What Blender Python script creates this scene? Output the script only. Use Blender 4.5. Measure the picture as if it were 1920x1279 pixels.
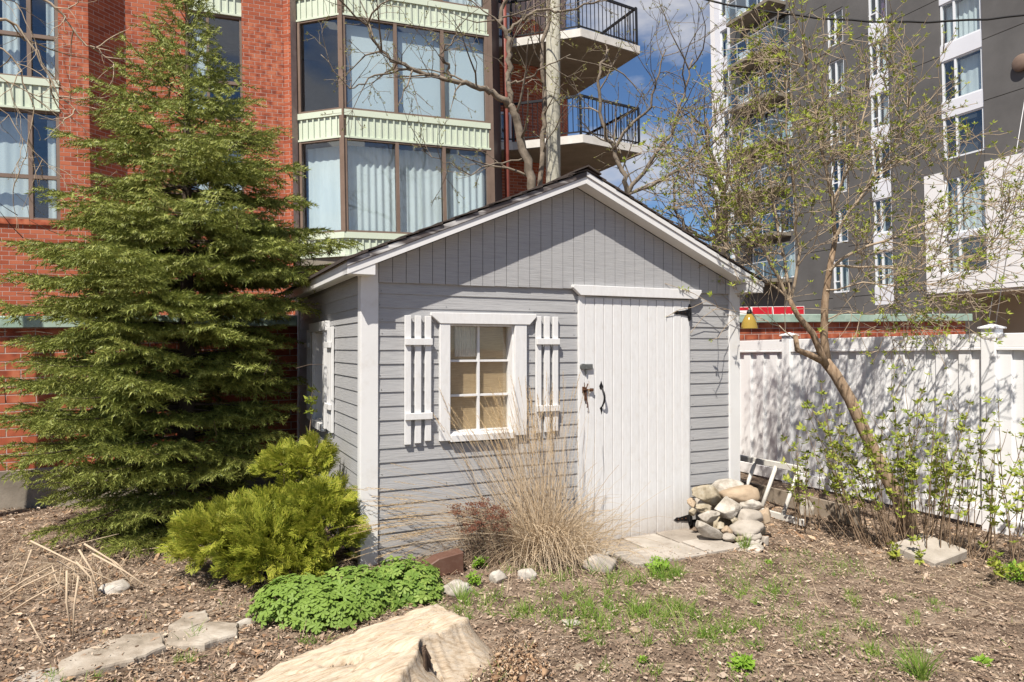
import bpy, math, random
import numpy as np
from mathutils import Vector, Matrix, noise as mnoise

# ------------------------------------------------------------------ scene, camera, light
scene = bpy.context.scene
for o in list(bpy.data.objects):
    bpy.data.objects.remove(o)
COL = scene.collection
R = math.radians

CH, FPX, HOR = 1.6, 1290.0, 652.0            # camera height, focal length in photo pixels, horizon row
cam_d = bpy.data.cameras.new('camera')
cam_d.sensor_width = 36.0
cam_d.lens = FPX / 1920 * 36
cam_d.clip_start = 0.05
cam_d.clip_end = 3000
cam = bpy.data.objects.new('camera', cam_d)
cam.location = (0, 0, CH)
cam.rotation_euler = (R(90.555), 0, 0)
COL.objects.link(cam)
scene.camera = cam

LIGHT = Vector((0.0927, 0.2185, -0.341)).normalized()     # direction the sunlight travels
sun_d = bpy.data.lights.new('sun', 'SUN')
sun_d.energy = 5.0
sun_d.angle = R(0.5)
sun_d.color = (1.0, 0.935, 0.83)
sun = bpy.data.objects.new('sun', sun_d)
sun.rotation_euler = LIGHT.to_track_quat('-Z', 'Y').to_euler()
COL.objects.link(sun)

world = bpy.data.worlds.new('World')
scene.world = world
world.use_nodes = True
wn, wl = world.node_tree.nodes, world.node_tree.links
wn.clear()
sky = wn.new('ShaderNodeTexSky')
sky.sky_type = 'NISHITA'
sky.sun_disc = False
sky.sun_elevation = math.asin(-LIGHT.z)
sky.sun_rotation = math.atan2(-LIGHT.x, -LIGHT.y)
sky.altitude = 60
sky.air_density = 1.0
sky.dust_density = 0.1
sky.ozone_density = 4.5
tc = wn.new('ShaderNodeTexCoord')
mp = wn.new('ShaderNodeMapping'); mp.inputs['Scale'].default_value = (1.0, 1.0, 2.4)
mp.inputs['Location'].default_value = (0.35, 0.15, 0.1)
cn = wn.new('ShaderNodeTexNoise'); cn.inputs['Scale'].default_value = 4.2; cn.inputs['Detail'].default_value = 9; cn.inputs['Roughness'].default_value = 0.56
cr = wn.new('ShaderNodeValToRGB')
cr.color_ramp.elements[0].position = 0.455; cr.color_ramp.elements[0].color = (0, 0, 0, 1)
cr.color_ramp.elements[1].position = 0.62; cr.color_ramp.elements[1].color = (0.85, 0.85, 0.85, 1)
mixc = wn.new('ShaderNodeMix'); mixc.data_type = 'RGBA'
mixc.inputs['B'].default_value = (8.4, 8.4, 8.8, 1)
bg = wn.new('ShaderNodeBackground'); bg.inputs['Strength'].default_value = 0.05
wo = wn.new('ShaderNodeOutputWorld')
wl.new(tc.outputs['Generated'], mp.inputs['Vector']); wl.new(mp.outputs['Vector'], cn.inputs['Vector'])
wl.new(cn.outputs['Fac'], cr.inputs['Fac']); wl.new(cr.outputs['Color'], mixc.inputs['Factor'])
tint = wn.new('ShaderNodeMix'); tint.data_type = 'RGBA'; tint.blend_type = 'MULTIPLY'; tint.inputs['Factor'].default_value = 1.0; tint.inputs['B'].default_value = (0.98, 1.12, 1.28, 1)
wl.new(sky.outputs['Color'], tint.inputs['A']); wl.new(tint.outputs['Result'], mixc.inputs['A']); wl.new(mixc.outputs['Result'], bg.inputs['Color'])
wl.new(bg.outputs['Background'], wo.inputs['Surface'])

scene.view_settings.view_transform = 'Standard'
scene.view_settings.look = 'None'
scene.view_settings.gamma = 1.0
scene.view_settings.use_curve_mapping = False
scene.view_settings.exposure = 0.68

# ------------------------------------------------------------------ helpers
rng = random.Random(7)
nrg = np.random.default_rng(11)

def at(x, y, Y):                      # photo pixel at depth Y -> world point
    return Vector(((x - 960) / FPX * Y, Y, CH - (y - HOR) / FPX * Y))

def gp(x, y, z=0.0):                  # photo pixel on level z -> world point
    Y = (CH - z) * FPX / (y - HOR)
    return Vector(((x - 960) / FPX * Y, Y, z))

def gz(x, y):                         # ground height
    s = min(max((x - 1.9) / 2.2, 0), 1); s = s * s * (3 - 2 * s)
    z = -0.11 * s
    z += 0.022 * math.sin(x * 2.1 + 0.7) * math.sin(y * 1.7 + 1.3)
    # slightly raised bed along the front and left of the shed
    d = math.hypot((x + 0.55) / 1.5, (y - 4.75) / 0.75)
    z += 0.07 * math.exp(-d * d)
    return z

def gz_np(x, y):
    s = np.clip((x - 1.9) / 2.2, 0, 1); s = s * s * (3 - 2 * s)
    z = -0.11 * s + 0.022 * np.sin(x * 2.1 + 0.7) * np.sin(y * 1.7 + 1.3)
    d2 = ((x + 0.55) / 1.5) ** 2 + ((y - 4.75) / 0.75) ** 2
    return z + 0.07 * np.exp(-d2)

def tag(o, label=None, cat=None, group=None, kind=None):
    if label: o['label'] = label
    if cat: o['category'] = cat
    if group: o['group'] = group
    if kind: o['kind'] = kind
    return o

def empty(name, loc=(0, 0, 0), rz=0.0):
    o = bpy.data.objects.new(name, None)
    o.empty_display_size = 0.1
    o.location = loc
    o.rotation_euler = (0, 0, rz)
    COL.objects.link(o)
    return o

def link(name, me, parent=None, loc=None, rot=None):
    o = bpy.data.objects.new(name, me)
    COL.objects.link(o)
    if parent is not None: o.parent = parent
    if loc is not None: o.location = loc
    if rot is not None: o.rotation_euler = rot
    return o

def np_mesh(name, V, F, mat, smooth=False):
    """V (n,3) float, F (m,k) int with constant k"""
    V = np.ascontiguousarray(V, dtype=np.float32); F = np.ascontiguousarray(F, dtype=np.int32)
    me = bpy.data.meshes.new(name)
    k = F.shape[1]
    me.vertices.add(len(V)); me.vertices.foreach_set('co', V.ravel())
    me.loops.add(F.size); me.loops.foreach_set('vertex_index', F.ravel())
    me.polygons.add(len(F))
    me.polygons.foreach_set('loop_start', np.arange(0, F.size, k, dtype=np.int32))
    if smooth: me.polygons.foreach_set('use_smooth', np.ones(len(F), dtype=bool))
    me.update(calc_edges=True)
    if mat: me.materials.append(mat)
    return me

class MB:
    def __init__(s): s.v, s.f = [], []
    def add(s, vs, fs):
        b = len(s.v); s.v += [tuple(v) for v in vs]; s.f += [tuple(i + b for i in f) for f in fs]; return s
    def box(s, x0, x1, y0, y1, z0, z1):
        return s.add([(x0, y0, z0), (x1, y0, z0), (x1, y1, z0), (x0, y1, z0), (x0, y0, z1), (x1, y0, z1), (x1, y1, z1), (x0, y1, z1)],
                     [(0, 3, 2, 1), (4, 5, 6, 7), (0, 1, 5, 4), (1, 2, 6, 5), (2, 3, 7, 6), (3, 0, 4, 7)])
    def prism(s, poly, a, b, axis='y'):
        """poly of 2D points extruded from a to b along axis; y: (x,z), z: (x,y), x: (y,z)"""
        n = len(poly)
        def P(p, q):
            if axis == 'y': return (p[0], q, p[1])
            if axis == 'z': return (p[0], p[1], q)
            return (q, p[0], p[1])
        vs = [P(p, a) for p in poly] + [P(p, b) for p in poly]
        fs = [tuple(range(n)), tuple(range(2 * n - 1, n - 1, -1))] + [(i, i + n, (i + 1) % n + n, (i + 1) % n) for i in range(n)]
        return s.add(vs, fs)
    def bar(s, p0, p1, w, h, up=(0, 0, 1)):
        p0, p1 = Vector(p0), Vector(p1); d = (p1 - p0).normalized(); up = Vector(up)
        side = d.cross(up)
        if side.length < 1e-4: side = d.cross(Vector((0, 1, 0)))
        side.normalize(); u = side.cross(d)
        vs = []
        for p in (p0, p1):
            for a, b in ((-1, -1), (1, -1), (1, 1), (-1, 1)): vs.append(p + side * (a * w / 2) + u * (b * h / 2))
        return s.add(vs, [(0, 1, 2, 3), (7, 6, 5, 4), (0, 4, 5, 1), (1, 5, 6, 2), (2, 6, 7, 3), (3, 7, 4, 0)])
    def tube(s, pts, rad, n=6, cap=True):
        pts = [Vector(p) for p in pts]; m = len(pts); b = len(s.v)
        ref = None
        for i, p in enumerate(pts):
            d = (pts[min(i + 1, m - 1)] - pts[max(i - 1, 0)])
            if d.length < 1e-7: d = Vector((0, 0, 1))
            d.normalize()
            if ref is None: ref = Vector((1, 0, 0)) if abs(d.x) < 0.8 else Vector((0, 1, 0))
            e1 = ref - d * ref.dot(d)
            if e1.length < 1e-5: e1 = d.orthogonal()
            e1.normalize(); e2 = d.cross(e1); ref = e1
            r = rad[i] if not isinstance(rad, (int, float)) else rad
            for k in range(n):
                a = 2 * math.pi * k / n
                q = p + e1 * (math.cos(a) * r) + e2 * (math.sin(a) * r)
                s.v.append((q.x, q.y, q.z))
        for i in range(m - 1):
            for k in range(n):
                k2 = (k + 1) % n
                s.f.append((b + i * n + k, b + i * n + k2, b + (i + 1) * n + k2, b + (i + 1) * n + k))
        if cap and n > 2:
            s.f.append(tuple(b + k for k in range(n - 1, -1, -1))); s.f.append(tuple(b + (m - 1) * n + k for k in range(n)))
        return s
    def lathe(s, prof, n=20, c=(0, 0, 0)):
        b = len(s.v)
        for r, z in prof:
            for k in range(n):
                a = 2 * math.pi * k / n; s.v.append((c[0] + r * math.cos(a), c[1] + r * math.sin(a), c[2] + z))
        for i in range(len(prof) - 1):
            for k in range(n):
                k2 = (k + 1) % n
                s.f.append((b + i * n + k, b + i * n + k2, b + (i + 1) * n + k2, b + (i + 1) * n + k))
        return s
    def mesh(s, name, mat, smooth=False):
        me = bpy.data.meshes.new(name); me.from_pydata(s.v, [], s.f)
        if smooth: me.polygons.foreach_set('use_smooth', [True] * len(me.polygons))
        me.update()
        if mat: me.materials.append(mat)
        return me
    def build(s, name, mat, parent=None, smooth=False, bevel=0.0, loc=None, rot=None):
        o = link(name, s.mesh(name, mat, smooth), parent, loc, rot)
        if bevel:
            m = o.modifiers.new('bevel', 'BEVEL'); m.width = bevel; m.segments = 1; m.limit_method = 'ANGLE'
        return o

def box(name, mat, parent, x0, x1, y0, y1, z0, z1, bevel=0.0):
    return MB().box(x0, x1, y0, y1, z0, z1).build(name, mat, parent, bevel=bevel)

# ------------------------------------------------------------------ materials
def new_mat(name):
    m = bpy.data.materials.new(name); m.use_nodes = True
    n, l = m.node_tree.nodes, m.node_tree.links
    return m, n, l, n['Principled BSDF']

def lin(r, g, b): 
    f = lambda c: (c / 255 / 12.92) if c <= 10 else ((c / 255 + 0.055) / 1.055) ** 2.4
    return (f(r), f(g), f(b))

def pmat(name, cols, scale=5.0, rough=0.7, bump=0.0, bscale=None, stretch=(1, 1, 1), rotz=0.0, island=False, detail=5.0, spec=0.3,
         metal=0.0, splash=None, dirt=None, dirt_amt=0.0, dirt_scale=3.0, bdist=0.01, isl_amt=1.0):
    """procedural material: colours spread over noise of the world position (or over loose pieces), bump, dirt"""
    m, n, l, b = new_mat(name)
    b.inputs['Roughness'].default_value = rough; b.inputs['Metallic'].default_value = metal
    b.inputs['Specular IOR Level'].default_value = spec
    g = n.new('ShaderNodeNewGeometry')
    mpn = n.new('ShaderNodeMapping'); mpn.vector_type = 'TEXTURE' if False else 'POINT'
    mpn.inputs['Rotation'].default_value = (0, 0, -rotz); 
    sc = n.new('ShaderNodeVectorMath'); sc.operation = 'MULTIPLY'; sc.inputs[1].default_value = stretch
    l.new(g.outputs['Position'], mpn.inputs['Vector']); l.new(mpn.outputs['Vector'], sc.inputs[0])
    nz = n.new('ShaderNodeTexNoise'); nz.inputs['Scale'].default_value = scale; nz.inputs['Detail'].default_value = detail
    nz.inputs['Roughness'].default_value = 0.62
    l.new(sc.outputs['Vector'], nz.inputs['Vector'])
    rp = n.new('ShaderNodeValToRGB')
    els = rp.color_ramp.elements
    k = len(cols)
    for i, c in enumerate(cols):
        lo, hi = (0.0, 1.0) if island else (0.32, 0.68)
        pos = lo + (hi - lo) * (i / (k - 1) if k > 1 else 0.5)
        e = els[i] if i < 2 else els.new(pos)
        e.position = pos; e.color = (*c, 1)
    if k == 1: els[1].color = (*cols[0], 1); els[1].position = 1
    if island:
        mx = n.new('ShaderNodeMath'); mx.operation = 'MULTIPLY_ADD'; mx.inputs[1].default_value = isl_amt
        ad = n.new('ShaderNodeMath'); ad.operation = 'MULTIPLY'; ad.inputs[1].default_value = 1 - isl_amt
        l.new(nz.outputs['Fac'], ad.inputs[0]); l.new(g.outputs['Random Per Island'], mx.inputs[0]); l.new(ad.outputs[0], mx.inputs[2])
        l.new(mx.outputs[0], rp.inputs['Fac'])
    else:
        l.new(nz.outputs['Fac'], rp.inputs['Fac'])
    out = rp.outputs['Color']
    if dirt:
        dn = n.new('ShaderNodeTexNoise'); dn.inputs['Scale'].default_value = dirt_scale; dn.inputs['Detail'].default_value = 8; dn.inputs['Roughness'].default_value = 0.7
        l.new(g.outputs['Position'], dn.inputs['Vector'])
        dr = n.new('ShaderNodeMapRange'); dr.inputs[1].default_value = 0.52; dr.inputs[2].default_value = 0.75; dr.inputs[4].default_value = dirt_amt
        l.new(dn.outputs['Fac'], dr.inputs[0])
        mc = n.new('ShaderNodeMix'); mc.data_type = 'RGBA'; mc.inputs['B'].default_value = (*dirt, 1)
        l.new(dr.outputs[0], mc.inputs['Factor']); l.new(out, mc.inputs['A']); out = mc.outputs['Result']
    if splash:                                     # soil splashed up from the ground
        sx = n.new('ShaderNodeSeparateXYZ'); l.new(g.outputs['Position'], sx.inputs[0])
        mr = n.new('ShaderNodeMapRange'); mr.inputs[1].default_value = 0.34; mr.inputs[2].default_value = 0.02; l.new(sx.outputs['Z'], mr.inputs[0])
        sn = n.new('ShaderNodeTexNoise'); sn.inputs['Scale'].default_value = 26; sn.inputs['Detail'].default_value = 8; sn.inputs['Roughness'].default_value = 0.75; l.new(g.outputs['Position'], sn.inputs['Vector'])
        mm = n.new('ShaderNodeMath'); mm.operation = 'MULTIPLY'; l.new(mr.outputs[0], mm.inputs[0]); l.new(sn.outputs['Fac'], mm.inputs[1])
        mc2 = n.new('ShaderNodeMix'); mc2.data_type = 'RGBA'; mc2.inputs['B'].default_value = (*splash, 1)
        l.new(mm.outputs[0], mc2.inputs['Factor']); l.new(out, mc2.inputs['A']); out = mc2.outputs['Result']
    l.new(out, b.inputs['Base Color'])
    if bump:
        bn = nz
        if bscale:
            bn = n.new('ShaderNodeTexNoise'); bn.inputs['Scale'].default_value = bscale; bn.inputs['Detail'].default_value = 6; bn.inputs['Roughness'].default_value = 0.65
            l.new(sc.outputs['Vector'], bn.inputs['Vector'])
        bp = n.new('ShaderNodeBump'); bp.inputs['Strength'].default_value = bump; bp.inputs['Distance'].default_value = bdist
        l.new(bn.outputs['Fac'], bp.inputs['Height']); l.new(bp.outputs['Normal'], b.inputs['Normal'])
    return m

def leaf_mat(name, cols, trans=0.35, rough=0.55, spec=0.25, scale=3.0, isl=0.75):
    m = pmat(name, cols, scale=scale, rough=rough, island=True, spec=spec, isl_amt=isl)
    n, l = m.node_tree.nodes, m.node_tree.links
    b = n['Principled BSDF']; out = n['Material Output']
    src = b.inputs['Base Color'].links[0].from_socket
    t = n.new('ShaderNodeBsdfTranslucent'); l.new(src, t.inputs['Color'])
    mx = n.new('ShaderNodeMixShader'); mx.inputs[0].default_value = trans
    l.new(b.outputs[0], mx.inputs[1]); l.new(t.outputs[0], mx.inputs[2]); l.new(mx.outputs[0], out.inputs['Surface'])
    return m

def glass_mat(name, tint=(0.8, 0.88, 0.95), refl=0.12, rough=0.02):
    m, n, l, b = new_mat(name); n.remove(b)
    out = n['Material Output']
    tr = n.new('ShaderNodeBsdfTransparent'); tr.inputs['Color'].default_value = (*tint, 1)
    gl = n.new('ShaderNodeBsdfGlossy'); gl.inputs['Roughness'].default_value = rough
    lw = n.new('ShaderNodeLayerWeight'); lw.inputs['Blend'].default_value = 0.5
    pw_ = n.new('ShaderNodeMath'); pw_.operation = 'POWER'; pw_.inputs[1].default_value = 4.0
    fr = n.new('ShaderNodeMath'); fr.operation = 'MULTIPLY'; fr.inputs[1].default_value = 0.75
    l.new(lw.outputs['Facing'], pw_.inputs[0]); l.new(pw_.outputs[0], fr.inputs[0])
    ad = n.new('ShaderNodeMath'); ad.operation = 'ADD'; ad.use_clamp = True; ad.inputs[1].default_value = refl
    nz = n.new('ShaderNodeTexNoise'); nz.inputs['Scale'].default_value = 0.9
    g = n.new('ShaderNodeNewGeometry'); l.new(g.outputs['Position'], nz.inputs['Vector'])
    bp = n.new('ShaderNodeBump'); bp.inputs['Strength'].default_value = 0.06; bp.inputs['Distance'].default_value = 0.05
    l.new(nz.outputs['Fac'], bp.inputs['Height']); l.new(bp.outputs['Normal'], gl.inputs['Normal'])
    l.new(fr.outputs[0], ad.inputs[0])
    mx = n.new('ShaderNodeMixShader'); l.new(ad.outputs[0], mx.inputs[0]); l.new(tr.outputs[0], mx.inputs[1]); l.new(gl.outputs[0], mx.inputs[2])
    l.new(mx.outputs[0], out.inputs['Surface'])
    return m

SHA = R(25.6)                                    # shed's turn about the vertical
M = {}
M['ground'] = pmat('soil', [(0.075, 0.052, 0.038), (0.18, 0.132, 0.097), (0.29, 0.225, 0.17)], scale=6, rough=0.95, bump=0.8, bscale=45, bdist=0.02, spec=0.1)
M['litter'] = pmat('leaf_litter', [(0.080, 0.052, 0.036), (0.19, 0.130, 0.092), (0.30, 0.218, 0.158), (0.40, 0.31, 0.235), (0.60, 0.52, 0.43)], scale=2.2, rough=0.9, island=True, isl_amt=0.72, spec=0.15)
M['chips'] = pmat('wood_mulch', [(0.12, 0.066, 0.038), (0.27, 0.165, 0.098), (0.40, 0.275, 0.175), (0.60, 0.50, 0.39)], scale=2.2, rough=0.9, island=True, isl_amt=0.8, spec=0.15)
M['siding'] = pmat('grey_painted_siding', [(0.31, 0.31, 0.318), (0.35, 0.35, 0.357), (0.375, 0.374, 0.378)], scale=1.0, rough=0.62, bump=0.75, bscale=1.0, stretch=(7, 7, 130), rotz=SHA, bdist=0.004, detail=4,
                   dirt=(0.27, 0.26, 0.25), dirt_amt=0.3, dirt_scale=2.6, splash=(0.24, 0.20, 0.16))
M['gable'] = M['siding']
M['white'] = pmat('white_painted_wood', [(0.62, 0.615, 0.615), (0.68, 0.678, 0.68)], scale=1.2, rough=0.5, bump=0.25, bscale=1.0, stretch=(40, 40, 8), rotz=SHA, bdist=0.003,
                  dirt=(0.50, 0.45, 0.38), dirt_amt=0.28, dirt_scale=16.0, splash=(0.36, 0.29, 0.22))
M['whitetrim'] = pmat('white_trim_paint', [(0.63, 0.625, 0.625), (0.69, 0.687, 0.685)], scale=3, rough=0.5, bump=0.12, bscale=30, bdist=0.003, dirt=(0.46, 0.42, 0.36), dirt_amt=0.4, dirt_scale=5)
M['peel'] = pmat('peeling_rake_paint', [(0.075, 0.062, 0.06), (0.09, 0.075, 0.072), (0.70, 0.69, 0.68)], scale=1.0, rough=0.7, stretch=(2.2, 2.2, 9), rotz=SHA, detail=3)
M['shingle'] = pmat('asphalt_shingle', [(0.045, 0.035, 0.032), (0.085, 0.068, 0.06)], scale=60, rough=0.95, bump=0.6, bscale=90, bdist=0.004)
M['iron'] = pmat('black_iron', [(0.018, 0.018, 0.02), (0.035, 0.033, 0.034)], scale=30, rough=0.5, metal=0.6, bump=0.2, bscale=80)
M['rust'] = pmat('rusty_iron', [(0.045, 0.022, 0.014), (0.13, 0.055, 0.025)], scale=60, rough=0.85, bump=0.3, bscale=90)
M['zinc'] = pmat('grey_metal_hasp', [(0.10, 0.105, 0.10), (0.17, 0.175, 0.17)], scale=30, rough=0.55, metal=0.4)
M['glass'] = glass_mat('window_glass', tint=(0.93, 0.965, 0.98), refl=0.10)
M['shedglass'] = glass_mat('shed_window_glass', tint=(0.97, 0.965, 0.94), refl=0.06)
M['burlap'] = pmat('tan_burlap_blind', [(0.36, 0.275, 0.175), (0.48, 0.375, 0.25)], scale=1.0, rough=0.95, stretch=(10, 10, 110), rotz=SHA, bump=0.3, bscale=2, detail=3)
M['dark'] = pmat('dark_interior', [(0.012, 0.012, 0.014)], rough=0.9)
M['room'] = pmat('room_interior', [(0.075, 0.08, 0.09), (0.10, 0.105, 0.115)], rough=0.9)
M['curtain'] = pmat('pale_curtain', [(0.62, 0.66, 0.64), (0.74, 0.78, 0.76)], scale=1.0, stretch=(3, 3, 0.6), rough=0.9)
M['blind'] = pmat('pale_roller_blind', [(0.64, 0.70, 0.70), (0.70, 0.75, 0.75)], scale=0.8, rough=0.9)
M['lace'] = pmat('white_lace', [(0.55, 0.53, 0.5), (0.66, 0.64, 0.6)], scale=30, rough=0.9)
M['purple'] = pmat('purple_curtain', [(0.16, 0.09, 0.17), (0.22, 0.13, 0.23)], scale=3, rough=0.9)
M['brick'] = pmat('red_brick', [(0.195, 0.047, 0.026), (0.30, 0.076, 0.038), (0.36, 0.100, 0.050), (0.42, 0.140, 0.075)], scale=1.1, rough=0.85, island=True, isl_amt=0.7, bump=0.0, spec=0.2)
M['brickp'] = pmat('red_brick_piece', [(0.195, 0.047, 0.026), (0.30, 0.076, 0.038), (0.36, 0.100, 0.050), (0.42, 0.140, 0.075)], scale=7.5, detail=1.0, rough=0.85, bump=0.3, bscale=70, bdist=0.003, spec=0.2)
M['mortar'] = pmat('brick_mortar', [(0.38, 0.275, 0.235), (0.47, 0.36, 0.315)], scale=8, rough=0.95, bump=0.3, bscale=90)
M['green'] = pmat('pale_green_metal', [(0.50, 0.56, 0.45), (0.56, 0.62, 0.51)], scale=1.5, rough=0.45, dirt=(0.36, 0.36, 0.28), dirt_amt=0.35, dirt_scale=3)
M['greencap'] = pmat('weathered_green_flashing', [(0.23, 0.33, 0.27), (0.36, 0.45, 0.38)], scale=3, rough=0.5, dirt=(0.12, 0.15, 0.12), dirt_amt=0.6, dirt_scale=9)
M['brown'] = pmat('brown_window_frame', [(0.15, 0.105, 0.08), (0.19, 0.135, 0.105)], scale=3, rough=0.5)
M['brownpanel'] = pmat('dark_brown_panel', [(0.05, 0.038, 0.036), (0.068, 0.052, 0.048)], scale=2, rough=0.4)
M['pipe'] = pmat('red_brown_downpipe', [(0.22, 0.06, 0.042), (0.27, 0.08, 0.06)], scale=4, rough=0.5)
M['concrete'] = pmat('foundation_concrete', [(0.20, 0.17, 0.135), (0.30, 0.26, 0.215)], scale=3, rough=0.9, bump=0.3, bscale=30, dirt=(0.10, 0.085, 0.065), dirt_amt=0.6, dirt_scale=2)
M['slab'] = pmat('balcony_concrete', [(0.17, 0.15, 0.12), (0.225, 0.20, 0.165)], scale=2.5, rough=0.9, bump=0.2, bscale=25)
M['slabedge'] = pmat('white_slab_edge', [(0.52, 0.50, 0.46), (0.62, 0.60, 0.57)], scale=4, rough=0.7)
M['rail'] = pmat('black_steel_railing', [(0.02, 0.021, 0.025), (0.03, 0.031, 0.035)], scale=4, rough=0.4, metal=0.3)
M['stucco'] = pmat('dark_grey_stucco', [(0.086, 0.083, 0.083), (0.120, 0.116, 0.115)], scale=0.55, rough=0.9, bump=0.25, bscale=40, bdist=0.01)
M['whitepanel'] = pmat('white_facade_panel', [(0.60, 0.61, 0.66), (0.65, 0.66, 0.71)], scale=0.5, rough=0.45)
M['whitestucco'] = pmat('white_stucco', [(0.66, 0.65, 0.66), (0.70, 0.69, 0.70)], scale=0.7, rough=0.8)
M['beige'] = pmat('beige_wall', [(0.42, 0.36, 0.29), (0.47, 0.41, 0.34)], scale=0.8, rough=0.85)
M['whiteframe'] = pmat('white_window_frame', [(0.68, 0.70, 0.73)], rough=0.4)
M['balglass'] = glass_mat('balcony_glass', tint=(0.84, 0.92, 0.95), refl=0.15)
M['alu'] = pmat('pale_aluminium', [(0.55, 0.60, 0.64)], rough=0.35, metal=0.3)
M['vinyl'] = pmat('white_vinyl', [(0.72, 0.72, 0.73), (0.76, 0.76, 0.77)], scale=1.5, rough=0.4, spec=0.4, dirt=(0.5, 0.47, 0.43), dirt_amt=0.25, dirt_scale=4)
M['pole'] = pmat('grey_pole_wood', [(0.26, 0.245, 0.195), (0.38, 0.365, 0.30), (0.46, 0.44, 0.375)], scale=1.0, stretch=(55, 55, 6), rough=0.9, bump=0.5, bscale=1.0, dirt=(0.13, 0.12, 0.09), dirt_amt=0.5, dirt_scale=14)
M['bark'] = pmat('lilac_bark', [(0.15, 0.10, 0.065), (0.27, 0.19, 0.125), (0.36, 0.265, 0.185)], scale=1.0, stretch=(35, 35, 8), rough=0.9, bump=0.7, bscale=1.5, bdist=0.01)
M['twig'] = pmat('grey_twig_bark', [(0.24, 0.18, 0.125), (0.42, 0.34, 0.25)], scale=9, rough=0.9)
M['darkbark'] = pmat('grey_brown_bark', [(0.11, 0.088, 0.066), (0.25, 0.205, 0.16)], scale=9, rough=0.9, bump=0.4, bscale=30)
M['sprucebark'] = pmat('spruce_bark', [(0.05, 0.036, 0.026), (0.10, 0.075, 0.055)], scale=14, rough=0.95, bump=0.5, bscale=30)
M['needle'] = leaf_mat('spruce_needles', [(0.075, 0.100, 0.022), (0.165, 0.198, 0.042), (0.285, 0.312, 0.074), (0.47, 0.45, 0.15)], trans=0.18, rough=0.5, scale=1.6, isl=0.55)
M['thuja'] = leaf_mat('golden_cedar_foliage', [(0.085, 0.125, 0.014), (0.215, 0.255, 0.026), (0.39, 0.395, 0.055), (0.60, 0.52, 0.12)], trans=0.35, scale=2.5, isl=0.6)
M['geranium'] = leaf_mat('geranium_leaves', [(0.10, 0.18, 0.032), (0.18, 0.28, 0.052), (0.29, 0.38, 0.09)], trans=0.3, scale=4)
M['lilacleaf'] = leaf_mat('young_lilac_leaves', [(0.12, 0.175, 0.022), (0.22, 0.28, 0.034), (0.34, 0.38, 0.06), (0.42, 0.40, 0.10)], trans=0.35, scale=3)
M['bud'] = leaf_mat('tiny_spring_buds', [(0.16, 0.145, 0.05), (0.24, 0.23, 0.075), (0.33, 0.33, 0.11)], trans=0.3)
M['grass'] = leaf_mat('green_grass', [(0.07, 0.15, 0.018), (0.13, 0.24, 0.03), (0.22, 0.31, 0.06), (0.34, 0.33, 0.12)], trans=0.3)
M['weed'] = leaf_mat('weed_leaves', [(0.12, 0.24, 0.02), (0.20, 0.34, 0.035), (0.28, 0.40, 0.06)], trans=0.3)
M['straw'] = leaf_mat('dry_straw', [(0.30, 0.215, 0.135), (0.44, 0.335, 0.22), (0.55, 0.44, 0.31), (0.50, 0.43, 0.34)], trans=0.2, rough=0.6)
M['plume'] = leaf_mat('dry_grass_plume', [(0.48, 0.34, 0.18), (0.62, 0.47, 0.28)], trans=0.3, rough=0.8)
M['sedum'] = pmat('dried_red_flower_heads', [(0.09, 0.034, 0.022), (0.17, 0.07, 0.042)], scale=9, rough=0.95, island=True)
M['drystem'] = pmat('dry_dark_stems', [(0.10, 0.065, 0.045), (0.24, 0.17, 0.12)], scale=5, rough=0.9, island=True)
M['stick'] = pmat('pale_dry_sticks', [(0.36, 0.26, 0.17), (0.55, 0.44, 0.32)], scale=5, rough=0.85, island=True)
M['wood'] = pmat('weathered_stump_wood', [(0.30, 0.22, 0.145), (0.44, 0.345, 0.245), (0.53, 0.44, 0.335), (0.45, 0.39, 0.32)], scale=1.0, stretch=(9, 80, 26), rotz=R(30), rough=0.85, bump=0.7, bscale=1.6, bdist=0.010, dirt=(0.26, 0.215, 0.17), dirt_amt=0.55, dirt_scale=9, detail=8)
M['crack'] = pmat('rotten_dark_wood', [(0.045, 0.03, 0.02), (0.12, 0.08, 0.055)], scale=25, rough=0.95, bump=0.6, bscale=40)
M['stoneA'] = pmat('grey_white_stone', [(0.25, 0.22, 0.18), (0.38, 0.345, 0.30), (0.50, 0.465, 0.42)], scale=11, rough=0.85, bump=0.45, bscale=28, bdist=0.012)
M['stoneB'] = pmat('tan_fieldstone', [(0.27, 0.20, 0.135), (0.40, 0.31, 0.22)], scale=7, rough=0.8, bump=0.35, bscale=26, bdist=0.012)
M['stoneC'] = pmat('mossy_brown_stone', [(0.18, 0.15, 0.10), (0.32, 0.27, 0.195), (0.40, 0.37, 0.30)], scale=14, rough=0.9, bump=0.6, bscale=24, bdist=0.014)
M['stoneD'] = pmat('smooth_grey_stone', [(0.29, 0.255, 0.215), (0.385, 0.345, 0.30)], scale=6, rough=0.75, bump=0.3, bscale=30)
M['flagstone'] = pmat('layered_limestone', [(0.20, 0.165, 0.125), (0.33, 0.28, 0.225), (0.44, 0.395, 0.335)], scale=5, rough=0.9, bump=0.5, bscale=22, bdist=0.012, dirt=(0.16, 0.12, 0.085), dirt_amt=0.7, dirt_scale=7)
M['paver'] = pmat('concrete_paver', [(0.30, 0.265, 0.225), (0.40, 0.36, 0.315)], scale=6, rough=0.9, bump=0.3, bscale=50, dirt=(0.17, 0.13, 0.10), dirt_amt=0.55, dirt_scale=5)
M['paver2'] = pmat('darker_concrete_paver', [(0.22, 0.19, 0.16), (0.31, 0.27, 0.23)], scale=6, rough=0.9, bump=0.3, bscale=50, dirt=(0.14, 0.105, 0.08), dirt_amt=0.6, dirt_scale=5)
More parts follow.
